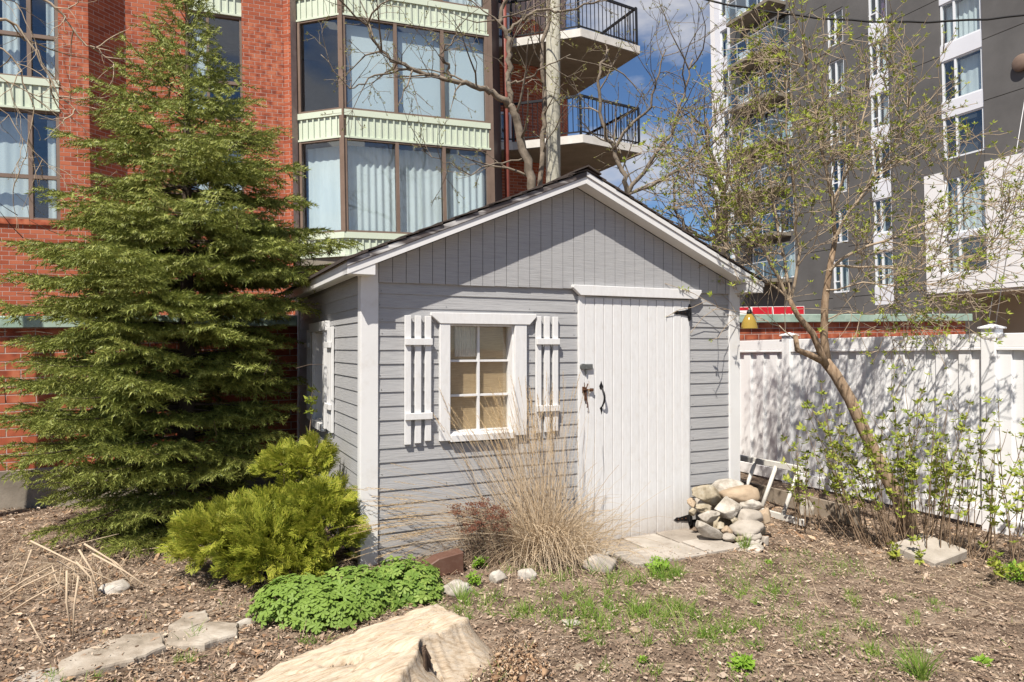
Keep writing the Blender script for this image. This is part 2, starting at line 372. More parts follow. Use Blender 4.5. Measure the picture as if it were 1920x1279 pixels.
M['brownbox'] = pmat('brown_painted_metal', [(0.105, 0.052, 0.036), (0.135, 0.07, 0.05)], scale=6, rough=0.55, dirt=(0.25, 0.19, 0.15), dirt_amt=0.3, dirt_scale=12)
M['amber'] = leaf_mat('amber_glass', [(0.50, 0.36, 0.07), (0.62, 0.46, 0.12)], trans=0.55, rough=0.12, spec=0.6)
M['ember'] = pmat('amber_lamp_core', [(0.45, 0.17, 0.03), (0.55, 0.30, 0.06)], scale=20, rough=0.4)
M['cable'] = pmat('black_cable', [(0.012, 0.012, 0.013)], rough=0.6)
M['steelwire'] = pmat('grey_steel_wire', [(0.42, 0.42, 0.43)], rough=0.5, metal=0.4)
M['red'] = pmat('red_sign_panel', [(0.42, 0.012, 0.022), (0.48, 0.018, 0.03)], scale=2, rough=0.4)
M['paper'] = pmat('white_sign_print', [(0.72, 0.70, 0.70)], rough=0.5)
M['ladder'] = pmat('old_white_ladder_paint', [(0.50, 0.48, 0.44), (0.62, 0.60, 0.57)], scale=5, rough=0.7, dirt=(0.26, 0.22, 0.17), dirt_amt=0.5, dirt_scale=8)
M['oldwood'] = pmat('grey_old_board', [(0.20, 0.16, 0.12), (0.30, 0.25, 0.20)], scale=6, rough=0.9)

# ------------------------------------------------------------------ ground
def make_ground():
    xs = np.concatenate([[-700, -200, -60, -25, -14, -9], np.arange(-6.5, 7.0, 0.09), [9, 14, 25, 60, 200, 700]])
    ys = np.concatenate([[-300, -60, -15, -4, 0, 1.2], np.arange(2.2, 9.6, 0.09), [11, 14, 20, 40, 90, 250, 900]])
    X, Y = np.meshgrid(xs, ys)
    Z = gz_np(X, Y)
    fine = (np.abs(X) < 6.6) & (Y > 2) & (Y < 9.7)
    for i in range(X.shape[0]):
        for j in range(X.shape[1]):
            if fine[i, j]:
                Z[i, j] += 0.018 * mnoise.noise((X[i, j] * 3.1, Y[i, j] * 3.1, 0.3)) + 0.010 * mnoise.noise((X[i, j] * 9, Y[i, j] * 9, 4.3))
            else:
                Z[i, j] = -0.02 - 0.09 * (X[i, j] > 3)
    nx, ny = len(xs), len(ys)
    V = np.stack([X.ravel(), Y.ravel(), Z.ravel()], 1)
    i = np.arange(ny - 1)[:, None] * nx + np.arange(nx - 1)[None]
    F = np.stack([i, i + 1, i + nx + 1, i + nx], -1).reshape(-1, 4)
    tag(link('ground', np_mesh('ground', V, F, M['ground'], True)), 'bare brown garden soil of the yard', 'ground', kind='structure')
make_ground()

# ------------------------------------------------------------------ the shed
SW, SD = 3.443, 2.95
shed = empty('garden_shed', (-1.044, 4.827, 0), SHA)
tag(shed, 'small grey garden shed with white plank door, white trim and gabled roof', 'shed')
SLOPE, RX = 0.4286, SW / 2
def roof_z(x): return 3.006 - SLOPE * abs(x - RX)
WOP = (0.636, 1.165, 0.965, 1.775)                 # front window opening x0 x1 z0 z1
SOP = (1.33, 1.86, 0.93, 1.745)                    # side window opening
# solid core just behind the boards
core = MB()
core.prism([(0.02, -0.02), (SW - 0.02, -0.02), (SW - 0.02, roof_z(0.02) - 0.035), (RX, roof_z(RX) - 0.035), (0.02, roof_z(0.02) - 0.035)], SD - 0.03, SD - 0.01, 'y')
for x0, x1, z0, z1 in ((0.02, WOP[0], 0.02, 2.1), (WOP[1], SW - 0.02, 0.02, 2.1), (WOP[0], WOP[1], 0.02, WOP[2]), (WOP[0], WOP[1], WOP[3], 2.1)):
    core.box(x0, x1, 0.006, 0.03, z0, z1)
core.prism([(0.02, 2.1), (SW - 0.02, 2.1), (SW - 0.02, roof_z(0.02) - 0.035), (RX, roof_z(RX) - 0.035), (0.02, roof_z(0.02) - 0.035)], 0.006, 0.03, 'y')
for y0, y1, z0, z1 in ((0.04, SOP[0], 0.02, 2.1), (SOP[1], SD - 0.03, 0.02, 2.1), (SOP[0], SOP[1], 0.02, SOP[2]), (SOP[0], SOP[1], SOP[3], 2.1)):
    core.box(0.006, 0.03, y0, y1, z0, z1)
core.box(SW - 0.03, SW - 0.006, 0.03, SD - 0.03, 0.02, 2.2)
core.box(0.006, 0.03, 0.04, SD - 0.03, 2.1, 2.2)
core.box(0.03, SW - 0.03, 0.04, SD - 0.04, 0.0, 0.04)
core.build('wall_core', M['dark'], shed)

# lap siding boards
LIP, TOPD = 0.0085, 0.001
def lap_front(x0, x1, z0, z1):
    m = MB(); w = rng.uniform(-0.0012, 0.0012)
    m.prism([(-LIP + w, z0), (0.006, z0), (0.006, z1 + 0.004), (-TOPD, z1 + 0.004)], x0, x1, 'x')
    m.build('siding_board', M['siding'], shed)
def lap_side(y0, y1, z0, z1):
    m = MB(); w = rng.uniform(-0.0012, 0.0012)
    m.prism([(-LIP + w, z0), (0.006, z0), (0.006, z1 + 0.004), (-TOPD, z1 + 0.004)], y0, y1, 'y')
    m.build('siding_board', M['siding'], shed)
z = 0.085
zs = []
while z < 2.09:
    z1 = min(z + 0.1, 2.115); zs.append((z, z1)); z += 0.1
XD0, XD1 = 1.743, 2.886
for z0, z1 in zs:
    if z1 <= WOP[2] + 0.001 or z0 >= WOP[3] - 0.001:
        lap_front(0.105, XD0 - 0.002, z0, z1)
    else:
        lap_front(0.105, WOP[0] - 0.003, z0, z1); lap_front(WOP[1] + 0.003, XD0 - 0.002, z0, z1)
    lap_front(XD1 + 0.004, SW - 0.105, z0, z1)
    if z1 <= SOP[2] + 0.001 or z0 >= SOP[3] - 0.001:
        lap_side(0.075, SD - 0.07, z0, z1)
    else:
        lap_side(0.075, SOP[0] - 0.003, z0, z1); lap_side(SOP[1] + 0.003, SD - 0.07, z0, z1)
box('siding_board', M['siding'], shed, 0.105, XD0, -0.004, 0.006, 0.03, 0.084)
for z0, z1 in zs[::1]:
    for xx in (0.125, 0.62 if not (z1 > WOP[2] and z0 < WOP[3]) else 0.52, 1.30, XD0 - 0.03, XD1 + 0.03, SW - 0.125):
        if rng.random() < 0.55: MB().lathe([(0.0, 0.0), (0.0032, 0.0), (0.0032, 0.0015), (0, 0.0015)], 6).build('nail', M['zinc'], shed, loc=(xx + rng.uniform(-.01, .01), -0.0095, z0 + 0.018), rot=(R(90), 0, 0))
# right wall, plain boards
for z0, z1 in zs:
    MB().box(SW - 0.006, SW + 0.006, 0.06, SD - 0.02, z0, z1 - 0.004).build('siding_board', M['siding'], shed)
# corner posts
def post(name, pts): MB().prism(pts, 0.0, 2.155 if pts[0][1] > -0.01 else 2.2, 'z').build(name, M['whitetrim'], shed, bevel=0.003)
post('corner_board', [(-0.022, -0.022), (0.103, -0.022), (0.103, 0.006), (-0.022, 0.006)])
post('corner_board', [(-0.022, 0.0085), (0.006, 0.0085), (0.006, 0.075), (-0.022, 0.075)])
post('corner_board', [(SW - 0.103, -0.022), (SW + 0.022, -0.022), (SW + 0.022, 0.006), (SW - 0.103, 0.006)])
post('corner_board', [(SW - 0.004, 0.0085), (SW + 0.022, 0.0085), (SW + 0.022, 0.06), (SW - 0.004, 0.06)])
post('corner_board', [(-0.018, SD - 0.07), (0.006, SD - 0.07), (0.006, SD), (-0.018, SD)])
# gable boards
x = 0.104
while x < SW - 0.106:
    x1 = min(x + 0.0995, SW - 0.105)
    a, b = x + 0.0022, x1 - 0.0022
    zb = 2.062 + 0.026 * (x / SW) + rng.uniform(-0.002, 0.002)
    top = lambda q: roof_z(q) - 0.115
    pts = [(a, zb), (b, zb), (b, top(b))] + ([(RX, top(RX))] if a < RX < b else []) + [(a, top(a))]
    yo = rng.uniform(-0.0015, 0.0015)
    MB().prism(pts, -0.027 + yo, 0.004, 'y').build('gable_board', M['gable'], shed)
    x += 0.0995
# roof: sheathing, rake boards, fascia, soffit, shingle courses
OH, EV = 0.178, 0.149
def slope_pts(side, d0, d1, x0, x1):
    """strip between offsets d0<d1 below the roof line, from x0 to x1 (distance from ridge)"""
    f = lambda d, off: (RX + side * d, 3.006 - SLOPE * d - off)
    return [f(x0, d0), f(x1, d0), f(x1, d1), f(x0, d1)]
for sd in (-1, 1):
    HALF = RX + EV
    MB().prism(slope_pts(sd, 0.014, 0.03, 0.0, HALF), -OH + 0.012, SD + 0.02, 'y').build('roof_sheathing', M['oldwood'], shed)
    rk = MB().prism(slope_pts(sd, 0.058, 0.112, 0.0, HALF), -OH, -OH + 0.02, 'y').build('rake_board', M['whitetrim'], shed, bevel=0.002)
    MB().prism(slope_pts(sd, 0.018, 0.056, 0.0, HALF + 0.004), -OH - 0.010, -OH + 0.012, 'y').build('rake_trim', M['peel' if sd < 0 else 'whitetrim'], shed, bevel=0.002)
    # soffit under the rake, returning to the wall
    MB().prism(slope_pts(sd, 0.100, 0.108, 0.0, HALF - 0.05), -OH + 0.021, -0.0285, 'y').build('soffit', M['whitetrim'], shed)
    ex = RX + sd * HALF
    fz = roof_z(ex)
    xa, xb = sorted((ex, ex - sd * 0.02))
    MB().box(xa, xb, -OH + 0.021, SD + 0.02, 2.098, fz - 0.014).build('fascia', M['whitetrim'], shed, bevel=0.002)
    xa, xb = sorted((ex - sd * 0.021, ex - sd * (EV - 0.023)))
    MB().box(xa, xb, -0.0215, SD + 0.01, 2.112, 2.122).build('soffit', M['whitetrim'], shed)
    # boxed return closing the eave at the gable
    xi = ex - sd * 0.19
    MB().prism([(ex, 2.098), (xi, 2.098), (xi, roof_z(xi) - 0.114), (ex, roof_z(ex) - 0.058)][::sd], -OH + 0.004, -0.0225, 'y').build('eave_return', M['whitetrim'], shed)
    # shingle courses
    n = 14
    for i in range(n):
        d0, d1 = HALF * i / n, HALF * (i + 1) / n + 0.045
        if i == n - 1: d1 = HALF + 0.028
        f = lambda d, off: (RX + sd * d, 3.006 - SLOPE * d + off)
        pts = [f(d0, 0.0), f(d1, 0.010), f(d1, 0.002 if i < n - 1 else -0.012), f(d0, -0.012)]
        MB().prism(pts, -OH - 0.014 - rng.uniform(0, 0.010), SD + 0.03, 'y').build('shingle_course', M['shingle'], shed)
for i in range(11):                                   # ridge caps
    y0 = -OH - 0.035 + i * 0.285
    MB().prism([(RX - 0.12, 2.968), (RX, 3.021), (RX + 0.12, 2.968), (RX + 0.12, 2.980), (RX, 3.034), (RX - 0.12, 2.980)], y0, min(y0 + 0.3, SD + 0.03), 'y').build('ridge_cap', M['shingle'], shed)
box('gutter', M['whitetrim'], shed, SW + 0.012, SW + 0.06, -0.02, 0.3, 2.085, 2.108)

# front window
win = MB()
x0, x1, z0, z1 = WOP
win.box(x0, x0 + 0.012, -0.01, 0.095, z0, z1).box(x1 - 0.012, x1, -0.01, 0.095, z0, z1).box(x0 + 0.0121, x1 - 0.0121, -0.01, 0.095, z1 - 0.012, z1).box(x0 + 0.0121, x1 - 0.0121, -0.01, 0.095, z0, z0 + 0.012)
window = win.build('window', M['white'], shed)
box('window_trim', M['white'], shed, 0.556, 0.637, -0.040, -0.006, 0.915, 1.776, 0.003)
box('window_trim', M['white'], shed, 1.164, 1.268, -0.040, -0.006, 0.925, 1.776, 0.003)
MB().prism([(0.487, 1.857), (1.349, 1.861), (1.349, 1.838), (1.290, 1.778), (0.556, 1.7765), (0.487, 1.835)], -0.046, -0.006, 'y').build('window_head', M['white'], shed, bevel=0.003)
MB().prism([(-0.05, 0.905), (-0.006, 0.905), (-0.006, 0.97), (-0.05, 0.955)], 0.6375, 1.1635, 'x').build('window_sill', M['white'], shed, bevel=0.003)
px0, px1, pz0, pz1 = x0 + 0.013, x1 - 0.013, z0 + 0.013, z1 - 0.013
mx = (px0 + px1) / 2
h3 = (pz1 - pz0) / 3
for i in range(2):
    for j in range(3):
        a, b = (px0, mx - 0.009) if i == 0 else (mx + 0.009, px1)
        c, d = pz0 + h3 * j + 0.008, pz0 + h3 * (j + 1) - 0.008
        box('pane', M['shedglass'], window, a - 0.004, b + 0.004, 0.071, 0.074, c - 0.004, d + 0.004)
box('muntin', M['white'], window, mx - 0.009, mx + 0.009, 0.055, 0.085, pz0, pz1)
for j in (1, 2):
    box('muntin', M['white'], window, px0, mx - 0.0092, 0.057, 0.087, pz0 + h3 * j - 0.008, pz0 + h3 * j + 0.008)
    box('muntin', M['white'], window, mx + 0.0092, px1, 0.057, 0.087, pz0 + h3 * j - 0.008, pz0 + h3 * j + 0.008)
box('blind', M['burlap'], window, x0 + 0.004, x1 - 0.004, 0.100, 0.106, z0, z1)
lc = MB()
for k in range(26):                                     # short lace strip behind the top left panes
    xa = px0 + 0.07 + k * 0.0065; yo = 0.090 + 0.005 * math.sin(k * 1.9)
    lc.add([(xa, yo, pz1), (xa + 0.0065, 0.090 + 0.005 * math.sin((k + 1) * 1.9), pz1), (xa + 0.0065, 0.090 + 0.005 * math.sin((k + 1) * 1.9), pz1 - 0.23), (xa, yo, pz1 - 0.23)], [(0, 1, 2, 3)])
lc.build('lace_curtain', M['lace'], window)
def nail(x, z, y): MB().lathe([(0.0, 0.0), (0.0035, 0.0), (0.0035, 0.002), (0, 0.002)], 6).build('nail', M['iron'], shed, loc=(x, y, z), rot=(R(90), 0, 0))
for q in ((0.60, 1.81), (1.24, 1.815), (0.585, 0.99), (1.21, 0.99)): nail(q[0], q[1], -0.041)

def shutter(x0, w, z0, z1, zc, stag):
    s = MB().box(x0, x0 + w, -0.0085, -0.0065, z0, z0 + 0.002).build('shutter', M['white'], shed) if False else None
    sw = 0.046; gap = (w - 3 * sw) / 2
    first = None
    for k in range(3):
        a = x0 + k * (sw + gap)
        o = MB().box(a, a + sw, -0.034, -0.012, z0 + stag[k], z1 - stag[k] * 0.15).build('shutter' if first is None else 'shutter_slat', M['white'], shed if first is None else first, bevel=0.002)
        if first is None: first = o
    for c in zc:
        MB().box(x0 - 0.002, x0 + w + 0.004, -0.056, -0.0345, c, c + 0.047).build('shutter_batten', M['white'], first, bevel=0.002)
shutter(0.293, 0.198, 0.905, 1.832, (1.083, 1.619), (0.0, 0.006, 0.018))
shutter(1.352, 0.198, 0.932, 1.846, (1.100, 1.625), (0.0, 0.004, 0.008))

# side window (left wall): local x is across the wall, y runs back
sw_ = MB()
y0, y1, z0, z1 = SOP
sw_.box(-0.01, 0.095, y0, y0 + 0.012, z0, z1).box(-0.01, 0.095, y1 - 0.012, y1, z0, z1).box(-0.01, 0.095, y0 + 0.0121, y1 - 0.0121, z1 - 0.012, z1).box(-0.01, 0.095, y0 + 0.0121, y1 - 0.0121, z0, z0 + 0.012)
swin = sw_.build('window', M['white'], shed)
box('window_trim', M['white'], shed, -0.040, -0.006, 1.235, 1.331, 0.90, 1.746, 0.003)
box('window_trim', M['white'], shed, -0.040, -0.006, 1.859, 1.955, 0.90, 1.746, 0.003)
box('window_head', M['white'], shed, -0.046, -0.006, 1.17, 2.02, 1.747, 1.83, 0.003)
box('window_sill', M['white'], shed, -0.05, -0.006, 1.332, 1.858, 0.865, 0.932, 0.003)
ym = (y0 + y1) / 2; hh = (z1 - z0 - 0.026) / 3
for i in range(2):
    for j in range(3):
        a, b = (y0 + 0.012, ym - 0.006) if i == 0 else (ym + 0.006, y1 - 0.012)
        box('pane', M['shedglass'], swin, 0.071, 0.074, a, b, z0 + 0.016 + hh * j, z0 + 0.010 + hh * (j + 1))
box('muntin', M['white'], swin, 0.055, 0.085, ym - 0.009, ym + 0.009, z0 + 0.013, z1 - 0.013)
for j in (1, 2):
    box('muntin', M['white'], swin, 0.057, 0.087, y0 + 0.0125, ym - 0.0095, z0 + 0.006 + hh * j, z0 + 0.022 + hh * j)
    box('muntin', M['white'], swin, 0.057, 0.087, ym + 0.0095, y1 - 0.0125, z0 + 0.006 + hh * j, z0 + 0.022 + hh * j)
box('blind', M['burlap'], swin, 0.118, 0.124, y0, y1, z0, z1)
for ys in (0.965, 2.03):
    first = None
    for k in range(3):
        a = ys + k * 0.075
        o = MB().box(-0.034, -0.012, a, a + 0.046, 0.895 + 0.004 * k, 1.775).build('shutter' if first is None else 'shutter_slat', M['white'], shed if first is None else first, bevel=0.002)
        if first is None: first = o
    for c in (1.085, 1.60):
        MB().box(-0.056, -0.0345, ys - 0.003, ys + 0.199, c, c + 0.047).build('shutter_batten', M['white'], first, bevel=0.002)

# door
box('door_jamb', M['white'], shed, XD0, 1.800, -0.030, 0.006, 0.03, 2.022, 0.002)
box('door_jamb', M['white'], shed, XD1 - 0.012, XD1 + 0.002, -0.018, 0.006, 0.03, 2.022, 0.002)
MB().prism([(1.672, 2.104), (2.984, 2.108), (2.984, 2.086), (2.935, 2.026), (1.742, 2.0225), (1.672, 2.082)], -0.062, -0.022, 'y').build('door_header', M['white'], shed, bevel=0.003)
door = MB().box(1.803, XD1 - 0.013, -0.012, 0.004, 0.02, 2.02).build('door', M['white'], shed)
npl = 12
pw = (XD1 - 0.014 - 1.803) / npl
for k in range(npl):
    a, b = 1.803 + pw * k + 0.0022, 1.803 + pw * (k + 1) - 0.0022
    w = rng.uniform(-0.0012, 0.0012)
    m = MB().prism([(a, -0.0125), (a, -0.024 + w), (a + 0.003, -0.029 + w), (b - 0.003, -0.029 + w), (b, -0.024 + w), (b, -0.0125)], 0.012 + rng.uniform(-0.003, 0.004), 2.005 + rng.uniform(-0.003, 0.003), 'z')
    m.build('door_plank', M['white'], door)
def hinge(z):
    xr = XD1 - 0.006
    h = MB().prism([(xr - 0.018, z - 0.075), (xr + 0.004, z - 0.062), (xr + 0.010, z), (xr + 0.004, z + 0.062), (xr - 0.010, z + 0.078), (xr - 0.026, z + 0.05), (xr - 0.028, z - 0.05)], -0.038, -0.030, 'y').build('hinge', M['iron'], door)
    MB().prism([(xr - 0.03, z - 0.028), (xr - 0.03, z + 0.028), (xr - 0.13, z + 0.014), (xr - 0.155, z + 0.018), (xr - 0.17, z + 0.008), (xr - 0.188, z), (xr - 0.17, z - 0.008), (xr - 0.155, z - 0.018), (xr - 0.13, z - 0.014)], -0.037, -0.0295, 'y').build('hinge_strap', M['iron'], h)
    MB().tube([(xr - 0.022, -0.04, z - 0.032), (xr - 0.022, -0.04, z + 0.032)], 0.008, 8).build('hinge_pin', M['iron'], h)
    for dx in (-0.06, -0.10, -0.14):
        MB().lathe([(0, 0), (0.006, 0), (0.004, 0.004), (0, 0.004)], 8).build('screw', M['rust'], h, loc=(xr + dx, -0.0372, z), rot=(R(90), 0, 0))
hinge(1.905); hinge(0.112)
# pull handle
hx = 1.953
hd = MB().prism([(hx - 0.012, 1.262), (hx + 0.014, 1.262), (hx + 0.019, 1.285), (hx + 0.008, 1.305), (hx, 1.328), (hx - 0.008, 1.305), (hx - 0.019, 1.285)], -0.034, -0.0295, 'y').build('pull_handle', M['iron'], door)
MB().prism([(hx - 0.014, 1.105), (hx, 1.118), (hx + 0.012, 1.105), (hx + 0.008, 1.085), (hx + 0.002, 1.055), (hx - 0.006, 1.085)], -0.034, -0.0295, 'y').build('handle_plate', M['iron'], hd)
gpth = []
for k in range(11):
    a = math.pi * k / 10
    gpth.append((hx + 0.004 * math.sin(a), -0.034 - 0.042 * math.sin(a), 1.28 - 0.175 * k / 10))
MB().tube(gpth, [0.005 + 0.004 * math.sin(math.pi * k / 10) for k in range(11)], 8).build('handle_grip', M['iron'], hd, smooth=True)
# hasp with padlock-style box and rusty bolt
hp = MB().box(1.768, 1.862, -0.052, -0.031, 1.425, 1.468).build('hasp', M['zinc'], door, bevel=0.004)
MB().tube([(1.772, -0.054, 1.447), (1.772, -0.032, 1.447)], 0.024, 12).build('hasp_knuckle', M['zinc'], hp)
MB().prism([(1.792, 1.425), (1.812, 1.425), (1.808, 1.388), (1.800, 1.384)], -0.048, -0.034, 'y').build('hasp_tongue', M['zinc'], hp)
bt = MB().box(1.79, 1.808, -0.044, -0.0305, 1.175, 1.28).build('slide_bolt', M['rust'], door)
MB().box(1.772, 1.785, -0.040, -0.0305, 1.235, 1.285).build('bolt_plate', M['rust'], bt)
MB().tube([(1.775, -0.048, 1.262), (1.865, -0.05, 1.258)], 0.0065, 8).build('bolt_rod', M['rust'], bt)
MB().box(1.845, 1.866, -0.056, -0.0305, 1.246, 1.27).build('bolt_keeper', M['rust'], bt)
for q_, r_ in (([(1.80, -0.047, 1.27), (1.812, -0.055, 1.31)], 0.005), ([(1.786, -0.047, 1.275), (1.778, -0.053, 1.318)], 0.003), ([(1.80, -0.05, 1.2), (1.81, -0.052, 1.13), (1.806, -0.048, 1.115)], 0.005)):
    MB().tube(q_, r_, 6).build('bolt_loop', M['rust'], bt)

# ------------------------------------------------------------------ neighbouring buildings
# The yard and the shed lie about one degree off the buildings' level.
TILT = Matrix.Translation((0, 0, CH)) @ Matrix.Rotation(-0.02, 4, 'Y') @ Matrix.Translation((0, 0, -CH))
def tilted(name, x, y, z, rz):
    o = empty(name); o.matrix_basis = TILT @ Matrix.Translation((x, y, z)) @ Matrix.Rotation(rz, 4, 'Z'); return o

def brick_run(parent, p0, p1, z0, z1, course, pitch, holes=(), keep=None, joint=0.0115, proud=0.0026, seed=0, joined=None):
    """running bond on the vertical face p0->p1 (plan points in the parent's frame, outside on the right-hand side).
    keep(x along face, z) -> True: a brick object of its own, else added to the joined mesh."""
    r = random.Random(seed)
    p0, p1 = Vector(p0), Vector(p1); d = p1 - p0; L = d.length; d.normalize()
    ang = math.atan2(d.y, d.x)
    out = Vector((d.y, -d.x))
    own = []
    nrow = int((z1 - z0) / course + 0.5)
    for i in range(nrow):
        za = z0 + i * course + joint / 2; zb = za + course - joint
        a = -pitch * (0.5 if i % 2 else 0.0)
        while a < L:
            segs = [(max(a, 0) + joint / 2 * (a > 0), min(a + pitch, L) - joint / 2 * (a + pitch < L))]
            for hx0, hx1, hz0, hz1 in holes:
                if za < hz1 - 0.02 and zb > hz0 + 0.02:
                    ns = []
                    for s0, s1 in segs:
                        if s1 <= hx0 or s0 >= hx1: ns.append((s0, s1)); continue
                        if s0 < hx0: ns.append((s0, hx0))
                        if s1 > hx1: ns.append((hx1, s1))
                    segs = ns
            for s0, s1 in segs:
                if s1 - s0 < 0.02: continue
                pr = proud + r.uniform(-0.001, 0.001)
                if keep and len(own) < 400 and keep((s0 + s1) / 2, za):
                    own.append((s0, s1, za, zb, pr))
                else:
                    q = [p0 + d * s0, p0 + d * s1, p0 + d * s1 + out * pr, p0 + d * s0 + out * pr]
                    joined.add([(*q[k], zz) for zz in (za, zb) for k in range(4)], [(3, 2, 6, 7), (0, 3, 7, 4), (2, 1, 5, 6), (4, 7, 6, 5), (0, 1, 2, 3)])
            a += pitch
    return [(p0, d, ang, *b) for b in own]

BRICK_MESH = {}
def brick_objects(parent, lst):
    for p0, d, ang, s0, s1, za, zb, pr in lst:
        ln = round(s1 - s0, 3); h = round(zb - za, 4); key = (ln, h)
        if key not in BRICK_MESH:
            BRICK_MESH[key] = MB().box(0, ln, -0.006, 0.0, 0, h).mesh('brick', M['brickp'])
        q = p0 + d * s0
        out = Vector((d.y, -d.x)) * (pr - 0.006)
        link('brick', BRICK_MESH[key], parent, (q.x + out.x, q.y + out.y, za), (0, 0, ang))

RBA = R(20.5)
# --- low brick wall with green flashing behind the shed
pod = tilted('brick_wall', -4.91, 6.9, 0, RBA)
tag(pod, 'low red brick wall with green metal cap on concrete foundation behind shed', 'wall')
PL0, PL1 = -2.2, 13.41
box('mortar_wall', M['mortar'], pod, PL0, PL1 - 0.004, 0.0, 0.30, 0.47, 1.90)
box('foundation', M['concrete'], pod, PL0, PL1, -0.035, 0.34, -0.5, 0.474)
cap = MB().prism([(-0.075, 1.90), (-0.075, 2.005), (-0.07, 2.015), (0.37, 2.03), (0.37, 1.90), (0.355, 1.90), (0.355, 1.915), (-0.06, 1.915), (-0.06, 1.90)], PL0, PL1 + 0.07, 'x').build('flashing_cap', M['greencap'], pod)
jn = MB()
own = brick_run(pod, (PL0, 0), (PL1, 0), 0.478, 1.895, 0.0833, 0.257, keep=lambda s, z: 2.0 < s < 3.75 or (9.9 < s and z > 1.45), seed=1, joined=jn)
own = sorted(own, key=lambda b: b[3])[:300]
ids = {(b[3], b[5]) for b in own}
brick_objects(pod, own)
allb = brick_run(pod, (PL0, 0), (PL1, 0), 0.478, 1.895, 0.0833, 0.257, keep=lambda s, z: 2.0 < s < 3.75 or (9.9 < s and z > 1.45), seed=1, joined=MB())
rest = [b for b in allb if (b[3], b[5]) not in ids]
for p0, d, ang, s0, s1, za, zb, pr in rest: jn.box(p0.x + s0, p0.x + s1, -pr, 0.001, za, zb)
tag(jn.build('brickwork', M['brick'], pod), kind='stuff')

# --- tall red brick apartment building with bay windows and balconies
red = tilted('apartment_building', -9.05, 12.9, 0, RBA)
tag(red, 'red brick apartment building with pale green spandrels, bay windows and corner balconies', 'building')
TOP = 14.6
rb = MB()                                             # solid backing in mortar colour, window openings left free
def wall_seg(mb, p0, p1, z0, z1, holes=(), th=0.2):
    """backing wall with rectangular holes along p0->p1"""
    p0, p1 = Vector(p0), Vector(p1); d = (p1 - p0); L = d.length; d.normalize(); inn = Vector((-d.y, d.x)) * th
    xs = sorted({0, L, *[h[0] for h in holes], *[h[1] for h in holes]}); zz = sorted({z0, z1, *[h[2] for h in holes], *[h[3] for h in holes]})
    for a, b in zip(xs, xs[1:]):
        for c, e in zip(zz, zz[1:]):
            if any(h[0] <= (a + b) / 2 <= h[1] and h[2] <= (c + e) / 2 <= h[3] for h in holes): continue
            q = [p0 + d * a, p0 + d * b, p0 + d * b + inn, p0 + d * a + inn]
            mb.add([(*k, z) for z in (c, e) for k in q], [(0, 3, 2, 1), (4, 5, 6, 7), (0, 1, 5, 4), (1, 2, 6, 5), (2, 3, 7, 6), (3, 0, 4, 7)])
FL = [4.19, 6.87, 9.55]
LWX0, LWX1 = -1.75, 0.535
lholes = [(LWX0 + 3, LWX1 + 3, 4.19, TOP - 1)]
RWX = (2.70, 3.80)
rholes = [(RWX[0] - 1.58, RWX[1] - 1.58, 6.6, 9.4), (RWX[0] - 1.58, RWX[1] - 1.58, 4.2, 6.1)]
jn = MB(); own = []
faces = [((-3, 0), (1.035, 0), lholes, lambda s, z: s > 3.55 and 4.3 < z < 9.3),
         ((1.035, 0), (1.58, 0.60), [], None),
         ((1.58, 0.60), (4.66, 0.60), rholes, lambda s, z: (s < 0.25 and z > 6.4) or (s > 2.35 and z > 4.6)),
         ((4.66, 0.60), (4.80, 0.48), [], None),
         ((9.8, 2.1), (11.3, 2.1), [(0.1, 0.75, 7.15, 7.95), (0.1, 0.75, 9.85, 10.65)], None),
         ((11.3, 2.1), (13.2, 4.13), [], None)]
for fi, (a, b, hol, keep) in enumerate(faces):
    wall_seg(rb, a, b, 0.0, TOP, hol)
    own += brick_run(red, a, b, 2.0, 10.6, 0.0835, 0.225, hol, keep, seed=10 + fi, joined=jn)
own.sort(key=lambda b: (b[2] != 0 , -b[5]))
own = sorted(own, key=lambda b: abs(b[5] - 7.2))
brick_objects(red, own[:300])
for p0, d, ang, s0, s1, za, zb, pr in own[300:]:
    jn.box(p0.x + s0, p0.x + s1, p0.y - pr, p0.y + 0.001, za, zb)
tag(jn.build('brickwork', M['brick'], red), kind='stuff')
rb.build('mortar_wall', M['mortar'], red)
roofm = MB().prism([(-3, 0.25), (1.2, 0.25), (1.75, 0.84), (4.8, 0.84), (9.7, 0.7), (9.9, 2.3), (13.1, 4.3), (13.1, 12), (-3, 12)], TOP - 0.3, TOP, 'z').build('roof_slab', M['slab'], red)
MB().box(-2.99, -2.9, 0.01, 12, 0, TOP - 0.3).box(13.0, 13.19, 4.14, 12, 0, TOP - 0.3).box(-2.9, 13, 11.9, 12, 0, TOP - 0.3).build('outer_wall', M['brickp'], red)
MB().box(-2.8, 9.7, 2.6, 2.7, 0, TOP - 0.35).build('inner_wall', M['room'], red)
for zf in FL:
    MB().box(-2.8, 9.7, 0.75, 2.6, zf - 0.62, zf - 0.45).build('floor_slab', M['slab'], red)

